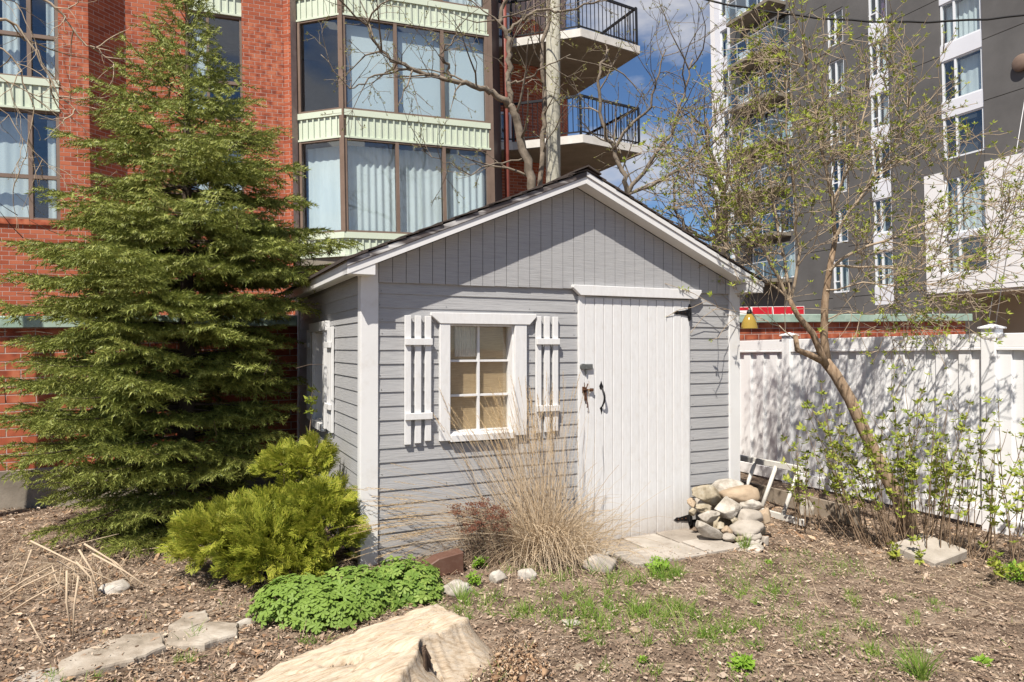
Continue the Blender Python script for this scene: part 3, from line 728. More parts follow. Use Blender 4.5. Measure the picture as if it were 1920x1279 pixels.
def wavy(p0, p1, z0, z1, back, amp=0.03, wl_=0.16, seed=0):
    """curtain hanging in folds behind p0->p1"""
    r = random.Random(seed)
    p0, p1 = Vector(p0), Vector(p1); d = p1 - p0; L = d.length; d.normalize(); inn = Vector((-d.y, d.x))
    n = max(6, int(L / 0.018)); ph = r.uniform(0, 6)
    m = MB(); vs = []
    for i in range(n + 1):
        s = L * i / n
        f = math.sin(2 * math.pi * s / wl_ + ph + 1.7 * math.sin(s * 2.3 + ph)) * amp * (0.6 + 0.4 * math.sin(s * 3.1 + ph))
        q = p0 + d * s + inn * (back + f)
        q2 = p0 + d * s + inn * (back + f * 0.5)
        vs += [(q.x, q.y, z0), (q2.x, q2.y, z1)]
    m.add(vs, [(2 * i, 2 * i + 2, 2 * i + 3, 2 * i + 1) for i in range(n)])
    return m

def facebar(p0, p1, s0, s1, o0, o1, z0, z1, mb=None):
    """box on the face p0->p1 between s0..s1, offsets o0..o1 outward, z0..z1"""
    p0, p1 = Vector(p0), Vector(p1); d = (p1 - p0).normalized(); out = Vector((d.y, -d.x))
    q = [p0 + d * s0 + out * o0, p0 + d * s0 + out * o1, p0 + d * s1 + out * o1, p0 + d * s1 + out * o0]
    mb = mb or MB()
    mb.add([(*k, z) for z in (z0, z1) for k in q], [(0, 1, 2, 3)[::-1], (4, 5, 6, 7)[::-1][::-1], (0, 4, 5, 1), (1, 5, 6, 2), (2, 6, 7, 3), (3, 7, 4, 0)])
    return mb

def spandrel(p0, p1, z0, z1, parent, rib=0.145, sill=0.13):
    L = (Vector(p1) - Vector(p0)).length
    o = facebar(p0, p1, 0, L, -0.06, 0.0, z0, z1).build('spandrel', M['green'], parent)
    m = MB()
    s = 0.07
    while s < L - 0.04:
        facebar(p0, p1, s, s + 0.035, 0.0005, 0.028, z0 + 0.045, z1 - sill, m); s += rib
    tag(m.build('ribs', M['green'], o), kind='stuff')
    facebar(p0, p1, -0.01, L + 0.01, 0.0005, 0.045, z1 - sill, z1, None).build('sill', M['green'], o)
    facebar(p0, p1, -0.01, L + 0.01, 0.0005, 0.04, z0, z0 + 0.04, None).build('drip_edge', M['green'], o)
    return o

def lights(p0, p1, cuts, z0, z1, parent, drape, fw=0.05, seed=0, transom=None):
    """window lights between the cuts along p0->p1: pane + mullions + curtain"""
    L = (Vector(p1) - Vector(p0)).length
    fr = MB()
    for c in cuts: facebar(p0, p1, c - fw / 2, c + fw / 2, -0.06, 0.03, z0, z1, fr)
    facebar(p0, p1, cuts[0], cuts[-1], -0.055, 0.025, z0, z0 + 0.045, fr); facebar(p0, p1, cuts[0], cuts[-1], -0.055, 0.025, z1 - 0.04, z1, fr)
    if transom: facebar(p0, p1, cuts[0], cuts[-1], -0.055, 0.028, transom - 0.035, transom + 0.035, fr)
    w = fr.build('window', M['brown'], parent)
    zsplit = [(z0 + 0.045, z1 - 0.04)] if not transom else [(z0 + 0.045, transom - 0.035), (transom + 0.035, z1 - 0.04)]
    d = (Vector(p1) - Vector(p0)).normalized()
    for i, (a, b) in enumerate(zip(cuts, cuts[1:])):
        for za, zb in zsplit:
            facebar(p0, p1, a + fw / 2, b - fw / 2, -0.028, -0.022, za, zb).build('pane', M['glass'], w)
        q0, q1 = Vector(p0) + d * (a + 0.02), Vector(p0) + d * (b - 0.02)
        k = drape[i % len(drape)]
        if k == 'drape': wavy(q0, q1, z0 + 0.06, z1 - 0.1, 0.22, 0.035, 0.17, seed + i).build('curtain', M['curtain'], w, smooth=True)
        elif k == 'blind':
            m = MB(); inn = Vector((-d.y, d.x)) * 0.14; a0, a1 = q0 + inn + d * 0.07, q1 + inn
            m.add([(*a0, z0 + 0.08), (*a1, z0 + 0.08), (*a1, z1 - 0.12), (*a0, z1 - 0.12)], [(0, 1, 2, 3)]).build('blind', M['blind'], w)
        elif k == 'half':
            c0, c1 = q0 + d * (b - a) * 0.45, q0 + d * (b - a) * 0.75
            wavy(c0, c1, z0 + 0.06, z1 - 0.1, 0.2, 0.03, 0.12, seed + i).build('curtain', M['curtain'], w, smooth=True)
    return w
# bay on the right
BC, BR, BL = (5.84, 0.0), (9.21, 0.0), (4.95, 0.66)
bayL = (Vector(BC) - Vector(BL)).length
for fi, zf in enumerate(FL):
    head = zf + 2.06
    lights(BC, BR, [0.03, 1.17, 2.25, 3.31], zf, head, red, [['drape'], ['blind'], ['drape']][fi], 0.075, 20 + fi)
    lights(BL, BC, [0.05, bayL - 0.03], zf, head, red, [['drape'], ['none'], ['drape']][fi], 0.06, 40 + fi)
    spandrel(BC, BR, zf - (0.53 if fi == 0 else 0.62), zf, red); spandrel(BL, BC, zf - (0.53 if fi == 0 else 0.62), zf, red)
spandrel(BC, BR, FL[2] + 2.06, TOP, red); spandrel(BL, BC, FL[2] + 2.06, TOP, red)
MB().tube([(5.84, 0.02, 4.19), (5.84, 0.02, 11.6)], 0.085, 4).build('corner_mullion', M['brown'], red)
box('end_mullion', M['brown'], red, 9.19, 9.30, -0.03, 0.08, 4.19, 11.6)
facebar((4.80, 0.48), (4.95, 0.66), 0.0, 0.235, -0.05, 0.0, 0.2, TOP).build('side_jamb', M['brownpanel'], red)
facebar((9.30, 0.05), (9.72, 0.62), 0.0, 0.70, -0.05, 0.0, 0.2, TOP).build('side_panel', M['brownpanel'], red)
MB().prism([(4.95, 0.62), (5.84, 0.06), (9.25, 0.06), (9.7, 0.6), (9.7, 2.0), (4.95, 2.0)], 3.50, 3.655, 'z').build('bay_floor', M['slab'], red)
wall_seg(rb2 := MB(), (4.95, 0.9), (9.7, 0.9), 0.0, 3.5); rb2.build('base_wall', M['brickp'], red)
facebar((9.72, 0.66), (9.8, 2.1), 0.0, 1.44, -0.1, 0.0, 0.2, TOP).build('return_wall', M['brownpanel'], red)
dp = MB().tube([(9.85, 0.60, 0.2), (9.85, 0.60, TOP)], 0.065, 10).build('downpipe', M['pipe'], red, smooth=True)
# left bay windows and the window in the recess
for fi, zf in enumerate(FL):
    P0, P1 = (LWX0, 0.06), (LWX1, 0.06)
    lights(P0, P1, [0.03, 0.9, 1.80, LWX1 - LWX0 - 0.03], zf, zf + 2.08, red, [['half', 'drape', 'half'], ['half', 'half', 'half'], ['none']][fi], 0.07, 60 + fi, transom=zf + 0.82)
    if fi: spandrel((LWX0, 0.02), (LWX1, 0.02), zf - 0.60, zf, red)
spandrel((LWX0, 0.02), (LWX1, 0.02), FL[2] + 2.08, TOP - 1.0, red)
box('brick_sill', M['brickp'], red, LWX0 - 0.05, LWX1 + 0.0, -0.04, 0.2, 4.09, 4.188)
RP0, RP1 = (RWX[0], 0.68), (RWX[1], 0.68)
lights(RP0, RP1, [0.02, 0.42, 1.08], 6.62, 8.86, red, ['blind', 'none'], 0.055, 80, transom=7.42)
spandrel((RWX[0], 0.65), (RWX[1], 0.65), 8.87, 9.4, red)
lights(RP0, RP1, [0.02, 0.42, 1.08], 4.22, 6.08, red, ['blind'], 0.055, 81)
# balconies
BPOLY = [(9.93, 1.25), (10.24, 1.19), (11.69, 0.08), (13.63, 0.52), (13.25, 4.10), (11.38, 2.11), (9.93, 2.08)]
for zs_ in (4.0, 6.65, 9.3):
    sl = MB().prism(BPOLY, zs_, zs_ + 0.2, 'z').build('balcony_slab', M['slab'], red)
    edge = BPOLY[:5]
    for p, q in zip(edge[:4], edge[1:5]):
        L = (Vector(q) - Vector(p)).length
        facebar(p, q, 0.0, L, 0.001, 0.02, zs_ + 0.02, zs_ + 0.22).build('slab_edge', M['slabedge'], sl)
    rl = MB(); bl = MB()
    for p, q in zip(edge[:4], edge[1:5]):
        p_, q_ = Vector(p), Vector(q); L = (q_ - p_).length; d = (q_ - p_).normalized(); inn = Vector((-d.y, d.x)) * 0.08
        A, B = p_ + inn, q_ + inn
        rl.bar((*A, zs_ + 1.22), (*B, zs_ + 1.22), 0.05, 0.06); rl.bar((*A, zs_ + 0.32), (*B, zs_ + 0.32), 0.035, 0.03)
        rl.bar((*A, zs_ + 0.2), (*A, zs_ + 1.22), 0.05, 0.05, (1, 0, 0))
        k = int(L / 0.125)
        for j in range(1, k):
            c = A + (B - A) * (j / k); bl.bar((*c, zs_ + 0.32), (*c, zs_ + 1.2), 0.016, 0.016, (1, 0, 0))
    ro = rl.build('railing', M['rail'], sl)
    tag(bl.build('balusters', M['rail'], sl), kind='stuff')
for zw in (7.15, 9.85):
    w = facebar((9.8, 2.1), (11.3, 2.1), 0.1, 0.75, -0.05, 0.03, zw, zw + 0.06)
    facebar((9.8, 2.1), (11.3, 2.1), 0.1, 0.75, -0.05, 0.03, zw + 0.74, zw + 0.8, w)
    for s in (0.1, 0.40, 0.69): facebar((9.8, 2.1), (11.3, 2.1), s, s + 0.06, -0.05, 0.03, zw + 0.06, zw + 0.74, w)
    w = w.build('window', M['whiteframe'], red)
    facebar((9.8, 2.1), (11.3, 2.1), 0.16, 0.69, -0.02, -0.01, zw + 0.06, zw + 0.74).build('pane', M['glass'], w)
    facebar((9.8, 2.1), (11.3, 2.1), 0.12, 0.73, -0.19, -0.17, zw + 0.02, zw + 0.78).build('room_back', M['room'], w)

# --- grey apartment block on the right
GBA = R(-65.8)
gb = tilted('apartment_block', 13.8, 46.2, 0, GBA)
tag(gb, 'dark grey stucco apartment block with white window columns and glass balconies', 'building')
GT, GX = 31.0, 30.0
ZR = [0.4, 1.25, 3.95, 6.65, 9.35, 12.05, 14.75, 17.45, 20.15, 22.85, 25.55, 28.25, 31.0]
def panels(x0, x1, zlo, zhi, mat, y0=0.0, y1=0.3, name='wall_panel'):
    zz = [zlo] + [z for z in ZR if zlo + 0.1 < z < zhi - 0.1] + [zhi]
    for a, b in zip(zz, zz[1:]):
        box(name, mat, gb, x0, x1, y0, y1, a + (0.015 if a != zlo else 0), b - (0.015 if b != zhi else 0))
panels(0.42, 0.90, 0, GT, M['whitepanel']); panels(1.62, 1.86, 0, GT, M['whitepanel'])
panels(1.862, 3.3, 0, GT, M['stucco']); panels(6.8, 9.35, 0, GT, M['stucco']); panels(10.42, 11.9, 0, GT, M['stucco'])
panels(13.0, 15.62, 9.36, GT, M['stucco']); panels(13.0, 14.75, 0, 9.35, M['stucco'])
panels(17.53, GX, 9.36, GT, M['stucco'])
for a, b, c, d in ((14.752, 15.62, 3.75, 9.35), (17.53, GX, 3.75, 9.35)): panels(a, b, c, d, M['whitestucco'], -0.06, 0.3)
box('soffit', M['beige'], gb, 14.76, GX, 0.0, 4.0, 3.60, 3.745)
box('recessed_wall', M['beige'], gb, 14.76, GX, 4.0, 4.2, 0, 3.6)
box('recess_side', M['whitestucco'], gb, 14.56, 14.75, 0.31, 4.2, 0, 3.74)
MB().box(0.5, 14.5, 0.75, 0.85, 0.0, GT).box(14.5, GX, 0.75, 0.85, 3.75, GT).build('joint_backing', M['dark'], gb)
MB().box(0.0, 0.41, 0.0, 12, 0, GT).box(0.42, GX, 11.9, 12, 0, GT).box(GX, GX + 0.2, 0, 12, 0, GT).build('end_wall', M['whitestucco'], gb)
box('roof_slab', M['slab'], gb, 0.0, GX, 0.31, 12, GT - 0.3, GT)
def gwin(x0, x1, z0, z1, cuts, drape, name='window', transom=None, mat=None):
    f = MB()
    for c in cuts: f.box(c - 0.045, c + 0.045, 0.08, 0.2, z0, z1)
    f.box(x0, x1, 0.085, 0.195, z0, z0 + 0.08).box(x0, x1, 0.085, 0.195, z1 - 0.07, z1)
    if transom: f.box(x0, cuts[1], 0.087, 0.193, transom - 0.03, transom + 0.03)
    w = f.build(name, M['whiteframe'], gb)
    for i, (a, b) in enumerate(zip(cuts, cuts[1:])):
        box('pane', M['glass'], w, a + 0.045, b - 0.045, 0.13, 0.138, z0 + 0.08, z1 - 0.07)
        k = drape[i % len(drape)]
        if k:
            wavy((a + 0.03, 0.0), (b - 0.03, 0.0), z0 + 0.1, z1 - 0.1, 0.40, 0.05, 0.28, int(a * 10 + z0)).build('curtain', M['purple'] if k == 'purple' else M['curtain'], w, smooth=True)
        box('room_back', M['room'], w, a, b, 0.68, 0.7, z0, z1)
for i in range(9):
    z0 = 4.58 + 2.70 * i if i < 2 else 9.91 + 2.66 * (i - 2)
    z1 = z0 + 1.92
    if i == 0: z1 = 6.19
    if i == 1: z0, z1 = 6.45, 9.02
    dr = [['drape', ''], ['drape', 'drape'], ['', ''], ['', 'drape'], ['drape', 'drape'], ['drape', ''], ['drape'], ['', 'drape'], ['drape']][i]
    gwin(15.63, 17.52, z0, z1, [15.70, 16.28, 17.46], dr)
    if i < 8:
        zt = [6.45, 9.91, 12.57, 15.23, 17.89, 20.55, 23.21, 25.87][i]
        box('spandrel_panel', M['whitepanel' if i != 1 else 'stucco'], gb, 15.625, 17.525, 0.04, 0.22, z1 + 0.002, zt - 0.002)
box('spandrel_panel', M['whitestucco'], gb, 15.625, 17.525, -0.06, 0.22, 3.75, 4.577)
box('spandrel_panel', M['stucco'], gb, 15.625, 17.525, 0.04, 0.22, 28.5, GT)
for i in range(10):
    z0 = 4.35 + 2.69 * i
    dr = [['', 'drape'], ['drape', ''], ['', ''], ['', 'drape'], ['', 'drape'], ['', 'purple'], ['drape'], [''], ['drape'], ['']][i]
    gwin(11.9, 13.0, z0, z0 + 1.75, [11.97, 12.36, 12.94], dr, transom=z0 + 0.55)
    box('spandrel_panel', M['whitepanel'], gb, 11.905, 12.995, 0.03, 0.22, z0 - 0.938, z0 - 0.002)
    gwin(9.35, 10.42, z0 - 0.12, z0 + 1.75, [9.42, 9.84, 10.36], [['', 'drape'], ['', '']][i % 2], transom=z0 + 0.5)
    box('spandrel_panel', M['stucco'], gb, 9.352, 10.418, 0.01, 0.22, z0 - 0.938, z0 - 0.122)
    gwin(0.90, 1.62, z0 - 0.1, z0 + 1.75, [0.95, 1.57], ['drape'])
    box('spandrel_panel', M['whitepanel'], gb, 0.902, 1.618, 0.02, 0.22, z0 - 0.938, z0 - 0.102)
for x0, x1 in ((11.905, 12.995), (9.352, 10.418), (0.902, 1.618)): box('spandrel_panel', M['stucco'], gb, x0, x1, 0.02, 0.22, 0, 3.4)
# balconies with glass fronts
for i in range(7):
    zb = 5.1 + 2.72 * i
    s = MB().box(3.0, 6.55, -1.35, 0.0, zb, zb + 0.2).build('balcony_slab', M['slab'], gb, bevel=0.01)
    for k in range(4):
        a = 3.03 + k * 0.875
        box('glass_panel', M['balglass'], s, a + 0.03, a + 0.85, -1.33, -1.315, zb + 0.28, zb + 1.22)
        MB().box(a - 0.02, a + 0.02, -1.345, -1.30, zb + 0.1, zb + 1.24).build('rail_post', M['alu'], s)
    box('glass_panel', M['balglass'], s, 6.51, 6.525, -1.28, -0.05, zb + 0.28, zb + 1.22)
    box('glass_panel', M['balglass'], s, 3.02, 3.035, -1.28, -0.05, zb + 0.28, zb + 1.22)
    MB().box(3.0, 6.54, -1.35, -1.30, zb + 1.241, zb + 1.29).box(6.49, 6.54, -1.30, 0.0, zb + 1.241, zb + 1.29).box(3.0, 3.05, -1.30, 0, zb + 1.241, zb + 1.29).build('handrail', M['alu'], s)
    box('air_conditioner', M['whitestucco'], s, 3.35, 4.05, -0.75, -0.35, zb + 0.201, zb + 0.95, 0.03)
    gwin(3.3, 6.8, zb + 0.3, zb + 2.45, [3.36, 4.5, 5.6, 6.74], [['', 'drape', 'drape'], ['', '', ''], ['', 'drape', '']][i % 3])
    box('spandrel_panel', M['stucco'], gb, 3.302, 6.798, 0.02, 0.22, zb + 2.452, zb + 3.018)
box('spandrel_panel', M['stucco'], gb, 3.302, 6.798, 0.02, 0.22, 0, 5.39)
box('spandrel_panel', M['stucco'], gb, 3.302, 6.798, 0.02, 0.22, 24.15, GT)
MB().lathe([(0, 0.0), (0.32, 0.02), (0.36, 0.14), (0.30, 0.2), (0, 0.2)], 20).build('wall_lamp', M['brown'], gb, smooth=True, loc=(19.15, -0.001, 13.1), rot=(R(90), 0, 0))

# red and white shop banner standing on the street side of the low wall
sg = tilted('shop_banner', 9.3, 27.0, 0, R(8))
tag(sg, 'red and white shop banner with small white lettering behind low brick wall', 'sign')
for x_ in (0.02, 1.95): box('sign_post', M['alu'], sg, x_, x_ + 0.06, 0.0, 0.06, 0, 2.7)
MB().box(-0.55, 2.35, -0.03, 0.0, 2.35, 3.02).build('sign_panel', M['paper'], sg)
for x0, x1, z0, z1 in ((-0.55, 0.0, 2.88, 3.0), (-0.08, 0.14, 2.55, 2.84), (0.16, 0.98, 2.5, 3.0), (1.05, 2.33, 2.48, 3.0)):
    box('print_field', M['red'], sg, x0, x1, -0.034, -0.0302, z0, z1)
def glyph(x, z, h, k):
    w = h * 0.6; m = MB(); t = h * 0.2
    bars = {'H': ((0, 0, t, h), (w - t, 0, w, h), (t, h * .4, w - t, h * .6)), 'U': ((0, 0, t, h), (w - t, 0, w, h), (t, 0, w - t, t)),
            'D': ((0, 0, t, h), (w - t, t, w, h - t), (t, 0, w - t, t), (t, h - t, w - t, h)), 'E': ((0, 0, t, h), (t, 0, w, t), (t, h - t, w, h), (t, h * .4, w * .8, h * .6)),
            'F': ((0, 0, t, h), (t, h - t, w, h), (t, h * .4, w * .8, h * .6)), 'I': ((w / 2 - t / 2, 0, w / 2 + t / 2, h),)}[k]
    for a, b, c, d in bars: m.box(x + a, x + c, -0.0365, -0.0345, z + b, z + d)
    m.build('letter', M['paper'], sg)
for k, c in enumerate('HUDE'): glyph(0.33 + k * 0.13, 2.56, 0.15, c)
for k, c in enumerate('EIEIH'): glyph(1.35 + k * 0.15, 2.56 + 0.03 * (k % 2), 0.16, c)

# ------------------------------------------------------------------ fence along the right side
FA = R(-64.4)
fence = empty('vinyl_fence', (4.465, 6.4, 0), FA)
tag(fence, 'white vinyl board fence with capped posts along the yard behind the lilac', 'fence')
PER = 2.37
def fz(x): return 1.732 + 0.0135 * max(-5, min(x, 2)) if x < 0 else 1.732
for xp in (-4.74, -2.37, 0.0, 2.37):
    t = fz(xp)
    p = MB().box(xp - 0.064, xp + 0.064, -0.064, 0.064, -0.4, t + 0.045).build('post', M['vinyl'], fence, bevel=0.004)
    MB().add([(xp - 0.082, -0.082, t + 0.046), (xp + 0.082, -0.082, t + 0.046), (xp + 0.082, 0.082, t + 0.046), (xp - 0.082, 0.082, t + 0.046), (xp - 0.082, -0.082, t + 0.060), (xp + 0.082, -0.082, t + 0.060), (xp + 0.082, 0.082, t + 0.060), (xp - 0.082, 0.082, t + 0.060), (xp, 0, t + 0.092)],
             [(3, 2, 1, 0), (0, 1, 5, 4), (1, 2, 6, 5), (2, 3, 7, 6), (3, 0, 4, 7), (4, 5, 8), (5, 6, 8), (6, 7, 8), (7, 4, 8)]).build('post_cap', M['vinyl'], p)
for xp in (-4.74, -2.37, 0.0):
    a, b = xp + 0.065, xp + PER - 0.065
    ta, tb = fz(xp), fz(xp + PER)
    def rail(name, y0, y1, o0, o1, za=ta, zb=tb):
        MB().add([(a, y0, za + o0), (b, y0, zb + o0), (b, y1, zb + o0), (a, y1, za + o0), (a, y0, za + o1), (b, y0, zb + o1), (b, y1, zb + o1), (a, y1, za + o1)],
                 [(0, 3, 2, 1), (4, 5, 6, 7), (0, 1, 5, 4), (1, 2, 6, 5), (2, 3, 7, 6), (3, 0, 4, 7)]).build(name, M['vinyl'], fence, bevel=0.004)
    rail('top_rail', -0.045, 0.045, -0.126, 0.0)
    rail('rail_lip', -0.052, 0.052, -0.155, -0.1275)
    zb0 = -0.10 if xp > -1 else -0.06
    rail('bottom_rail', -0.045, 0.045, zb0 - ta, zb0 + 0.14 - ta, ta, ta)
    n = 10; w = (b - a) / n
    for k in range(n):
        x0 = a + k * w
        tt = ta + (tb - ta) * (k + 0.5) / n - 0.1552
        MB().box(x0, x0 + w * 0.52, -0.030, -0.006, zb0 + 0.1402, tt).build('picket', M['vinyl'], fence, bevel=0.002)
        MB().box(x0 + w * 0.48, x0 + w * 1.02 if k < n - 1 else b, -0.004, 0.020, zb0 + 0.1402, tt).build('picket', M['vinyl'], fence)

# ------------------------------------------------------------------ foliage helpers
def frames(D, roll):
    D = D / np.linalg.norm(D, axis=1, keepdims=True)
    ref = np.where(np.abs(D[:, 2:3]) < 0.9, np.array([[0, 0, 1.0]]), np.array([[1.0, 0, 0]]))
    e1 = np.cross(ref, D); e1 /= np.linalg.norm(e1, axis=1, keepdims=True)
    e2 = np.cross(D, e1)
    c, s = np.cos(roll)[:, None], np.sin(roll)[:, None]
    return np.stack([e1 * c + e2 * s, e2 * c - e1 * s, D], axis=2)     # columns: side, up, axis
def scatter(tv, tf, Mx, T, S):
    """template (verts, faces) placed K times -> big V, F"""
    tv = np.asarray(tv, dtype=np.float64); tf = np.asarray(tf)
    K = len(T)
    V = np.einsum('kij,nj->kni', Mx * S[:, None, None], tv) + T[:, None, :]
    F = tf[None] + (np.arange(K) * len(tv))[:, None, None]
    return V.reshape(-1, 3), F.reshape(-1, tf.shape[1])
def join(parts):
    Vs, Fs, o = [], [], 0
    for V, F in parts: Vs.append(V); Fs.append(F + o); o += len(V)
    return np.concatenate(Vs), np.concatenate(Fs)
def rand_dirs(n, zmin=-1, zmax=1):
    z = nrg.uniform(zmin, zmax, n); a = nrg.uniform(0, 2 * np.pi, n); r = np.sqrt(1 - z * z)
    return np.stack([r * np.cos(a), r * np.sin(a), z], 1)
def shed_local(P):
    dx, dy = P[:, 0] + 1.044, P[:, 1] - 4.827
    c, s = math.cos(SHA), math.sin(SHA)
    return dx * c + dy * s, -dx * s + dy * c
def outside_shed(P, m=0.05):
    x, y = shed_local(P)
    ins = (x > -m) & (x < SW + m) & (y > -m) & (y < SD + m) & (P[:, 2] < 2.2)
    over = (x > -0.2) & (x < SW + 0.2) & (y > -0.22) & (y < SD + m) & (P[:, 2] > 2.0) & (P[:, 2] < 3.06 - SLOPE * np.abs(x - RX) + 0.03)
    return ~(ins | over)
def before_wall(P, m=0.08):                       # in front of the low brick wall
    b = -(P[:, 0] + 4.91) * math.sin(RBA) + (P[:, 1] - 6.9) * math.cos(RBA)
    return (b < -m) | (P[:, 2] > 2.1)

def leaf_cluster(n, l, w, lift, rnd, asym=0.35):
    """a rosette of folded pointed leaves opening round +z"""
    V, F = [], []
    for k in range(n):
        a = 2 * math.pi * k / n + rnd.uniform(-0.4, 0.4); e = lift + rnd.uniform(-0.3, 0.3); L = l * rnd.uniform(1 - asym, 1 + asym); W = w * rnd.uniform(0.8, 1.2)
        ax = np.array([math.cos(a) * math.cos(e), math.sin(a) * math.cos(e), math.sin(e)]); sd = np.array([-math.sin(a), math.cos(a), 0.0]); up = np.cross(ax, sd)
        b = len(V)
        V += [ax * 0.004, ax * L * 0.45 + sd * W / 2 + up * -W * 0.25, ax * L + up * -L * 0.12, ax * L * 0.45 - sd * W / 2 + up * -W * 0.25, ax * L * 0.5]
        F += [(b, b + 1, b + 4), (b + 1, b + 2, b + 4), (b + 2, b + 3, b + 4), (b + 3, b, b + 4)]
    return np.array(V), np.array(F)

def grow(P, tips, p, d, L, r, lev, rnd, up=0.08, wig=0.16, step=0.13, ratio=(0.45, 0.8), ang=(0.35, 0.95), dens=3.2, start=0.25, rmin=0.0016, nodes=None):
    n = max(3, int(L / step)); pts = [p.copy()]; d = d.normalized(); ds = [d.copy()]
    for i in range(n):
        d = d + Vector((rnd.gauss(0, wig), rnd.gauss(0, wig), rnd.gauss(0, wig) + up)); d.normalize()
        p = p + d * (L / n); pts.append(p.copy()); ds.append(d.copy())
    rad = [max(rmin, r * (1 - 0.72 * i / n)) for i in range(n + 1)]
    P.append((pts, rad))
    if lev > 0:
        k = max(2, int(L * dens + rnd.random()))
        for j in range(k):
            t = start + (1 - start) * (j + rnd.random()) / k
            i = min(n, int(t * n)); a = rnd.uniform(*ang); o = ds[i].orthogonal(); o.rotate(Matrix.Rotation(rnd.uniform(0, 6.28), 3, ds[i]))
            dd = ds[i] * math.cos(a) + o * math.sin(a)
            grow(P, tips, pts[i], dd, L * rnd.uniform(*ratio) * (1 - 0.35 * t), rad[i] * rnd.uniform(0.5, 0.72), lev - 1, rnd, up, wig, step, ratio, ang, dens * (1.25 if lev > 1 else 1.0), start, rmin, nodes)
    tips.append((pts[-1], ds[-1], lev))
    if nodes is not None and lev <= 1:
        for i in range(1, n): nodes.append((pts[i], ds[i]))
def tubes(P, big=6, thr=0.012):
    m = MB()
    for pts, rad in P: m.tube(pts, rad, big if rad[0] > 0.03 else (5 if rad[0] > thr else 3), cap=rad[0] > 0.02)
    return m
def clusters(T, D, variants, smin, smax):
    T, D = np.array(T), np.array(D); K = len(T)
    idx = nrg.integers(0, len(variants), K); parts = []
    for v, (tv, tf) in enumerate(variants):
        s = idx == v
        if s.sum() == 0: continue
        parts.append(scatter(tv, tf, frames(D[s] + nrg.normal(0, 0.25, (s.sum(), 3)), nrg.uniform(0, 6.28, s.sum())), T[s], nrg.uniform(smin, smax, s.sum())))
    return join(parts)

# ------------------------------------------------------------------ lilac tree in front of the fence
lr = random.Random(21)
YL = 6.45
lilac = empty('lilac_tree', (3.63, 6.35, gz(3.63, 6.35)))
tag(lilac, 'leaning multi-stemmed lilac tree with fresh green buds beside the white fence', 'tree')
def rel(root, pts): return [Vector(p) - Vector(root.location) for p in pts]
trunk = [at(1704, 1000, 6.35), at(1686, 939, 6.4), at(1654, 880, 6.42), at(1624, 817, 6.45), at(1593, 748, 6.48), at(1566, 702, 6.5), at(1546, 676, 6.5)]
TR = MB().tube(rel(lilac, [Vector(p) for p in trunk]), [0.082, 0.068, 0.060, 0.056, 0.054, 0.052, 0.049], 10)
limbA = [at(1552, 690, 6.5), at(1545, 632, 6.52), at(1547, 565, 6.5), at(1556, 505, 6.46), at(1568, 443, 6.42)]
limbB = [at(1548, 684, 6.48), at(1538, 660, 6.46), at(1524, 625, 6.42), at(1496, 592, 6.38), at(1480, 560, 6.33)]
limbC = [at(1540, 676, 6.48), at(1515, 664, 6.42), at(1495, 656, 6.38), at(1491, 628, 6.36)]
TR.tube(rel(lilac, limbA), [0.042, 0.037, 0.034, 0.029, 0.023], 8).tube(rel(lilac, limbB), [0.038, 0.034, 0.030, 0.025, 0.021], 8).tube(rel(lilac, limbC), [0.034, 0.03, 0.026, 0.022], 8)
TR.build('trunk', M['bark'], lilac, smooth=True)
P, tips, nodes = [], [], []
def limb(pxs, Y0, Y1, r0, r1, lev=2, Ls=(0.5, 0.9), k=5, **kw):
    pts = [at(x, y, Y0 + (Y1 - Y0) * i / (len(pxs) - 1)) for i, (x, y) in enumerate(pxs)]
    pts2 = []
    for a, b in zip(pts, pts[1:]):
        for j in range(3): pts2.append(a.lerp(b, j / 3) + Vector((lr.gauss(0, 0.008), lr.gauss(0, 0.012), lr.gauss(0, 0.008))))
    pts2.append(pts[-1])
    n = len(pts2); P.append((pts2, [r0 + (r1 - r0) * i / (n - 1) for i in range(n)]))
    for j in range(k):
        i = min(n - 2, int(n * (0.2 + 0.8 * (j + lr.random()) / k)))
        d = (pts2[i + 1] - pts2[i]).normalized(); o = d.orthogonal(); o.rotate(Matrix.Rotation(lr.uniform(0, 6.28), 3, d)); a = lr.uniform(0.35, 0.95)
        grow(P, tips, pts2[i], d * math.cos(a) + o * math.sin(a), lr.uniform(*Ls), r0 * 0.38, lev, lr, nodes=nodes, **kw)
    tips.append((pts2[-1], (pts2[-1] - pts2[-2]).normalized(), 1))
kw = dict(up=0.05, wig=0.21, dens=6.2, rmin=0.0028)
limb([(1568, 443), (1560, 360), (1530, 215), (1507, 80)], 6.42, 6.25, 0.0208, 0.006, k=18, **kw)
limb([(1566, 450), (1590, 400), (1640, 335), (1690, 250), (1712, 180)], 6.42, 6.2, 0.0176, 0.005, k=16, **kw)
limb([(1556, 505), (1600, 470), (1690, 440), (1770, 400), (1830, 350)], 6.44, 6.1, 0.0160, 0.004, k=18, **kw)
limb([(1558, 500), (1640, 500), (1730, 505), (1830, 480), (1905, 420)], 6.44, 6.0, 0.0128, 0.004, k=16, **kw)
limb([(1550, 545), (1620, 530), (1700, 535), (1765, 530)], 6.46, 6.0, 0.0104, 0.004, k=12, **kw)
limb([(1560, 380), (1600, 300), (1625, 210), (1640, 150)], 6.4, 6.6, 0.0144, 0.005, k=14, **kw)
limb([(1480, 560), (1450, 500), (1415, 440), (1385, 380), (1350, 300)], 6.33, 6.2, 0.0176, 0.005, k=18, **kw)
limb([(1482, 565), (1470, 480), (1450, 380), (1440, 280), (1430, 190)], 6.33, 6.5, 0.0160, 0.005, k=18, **kw)
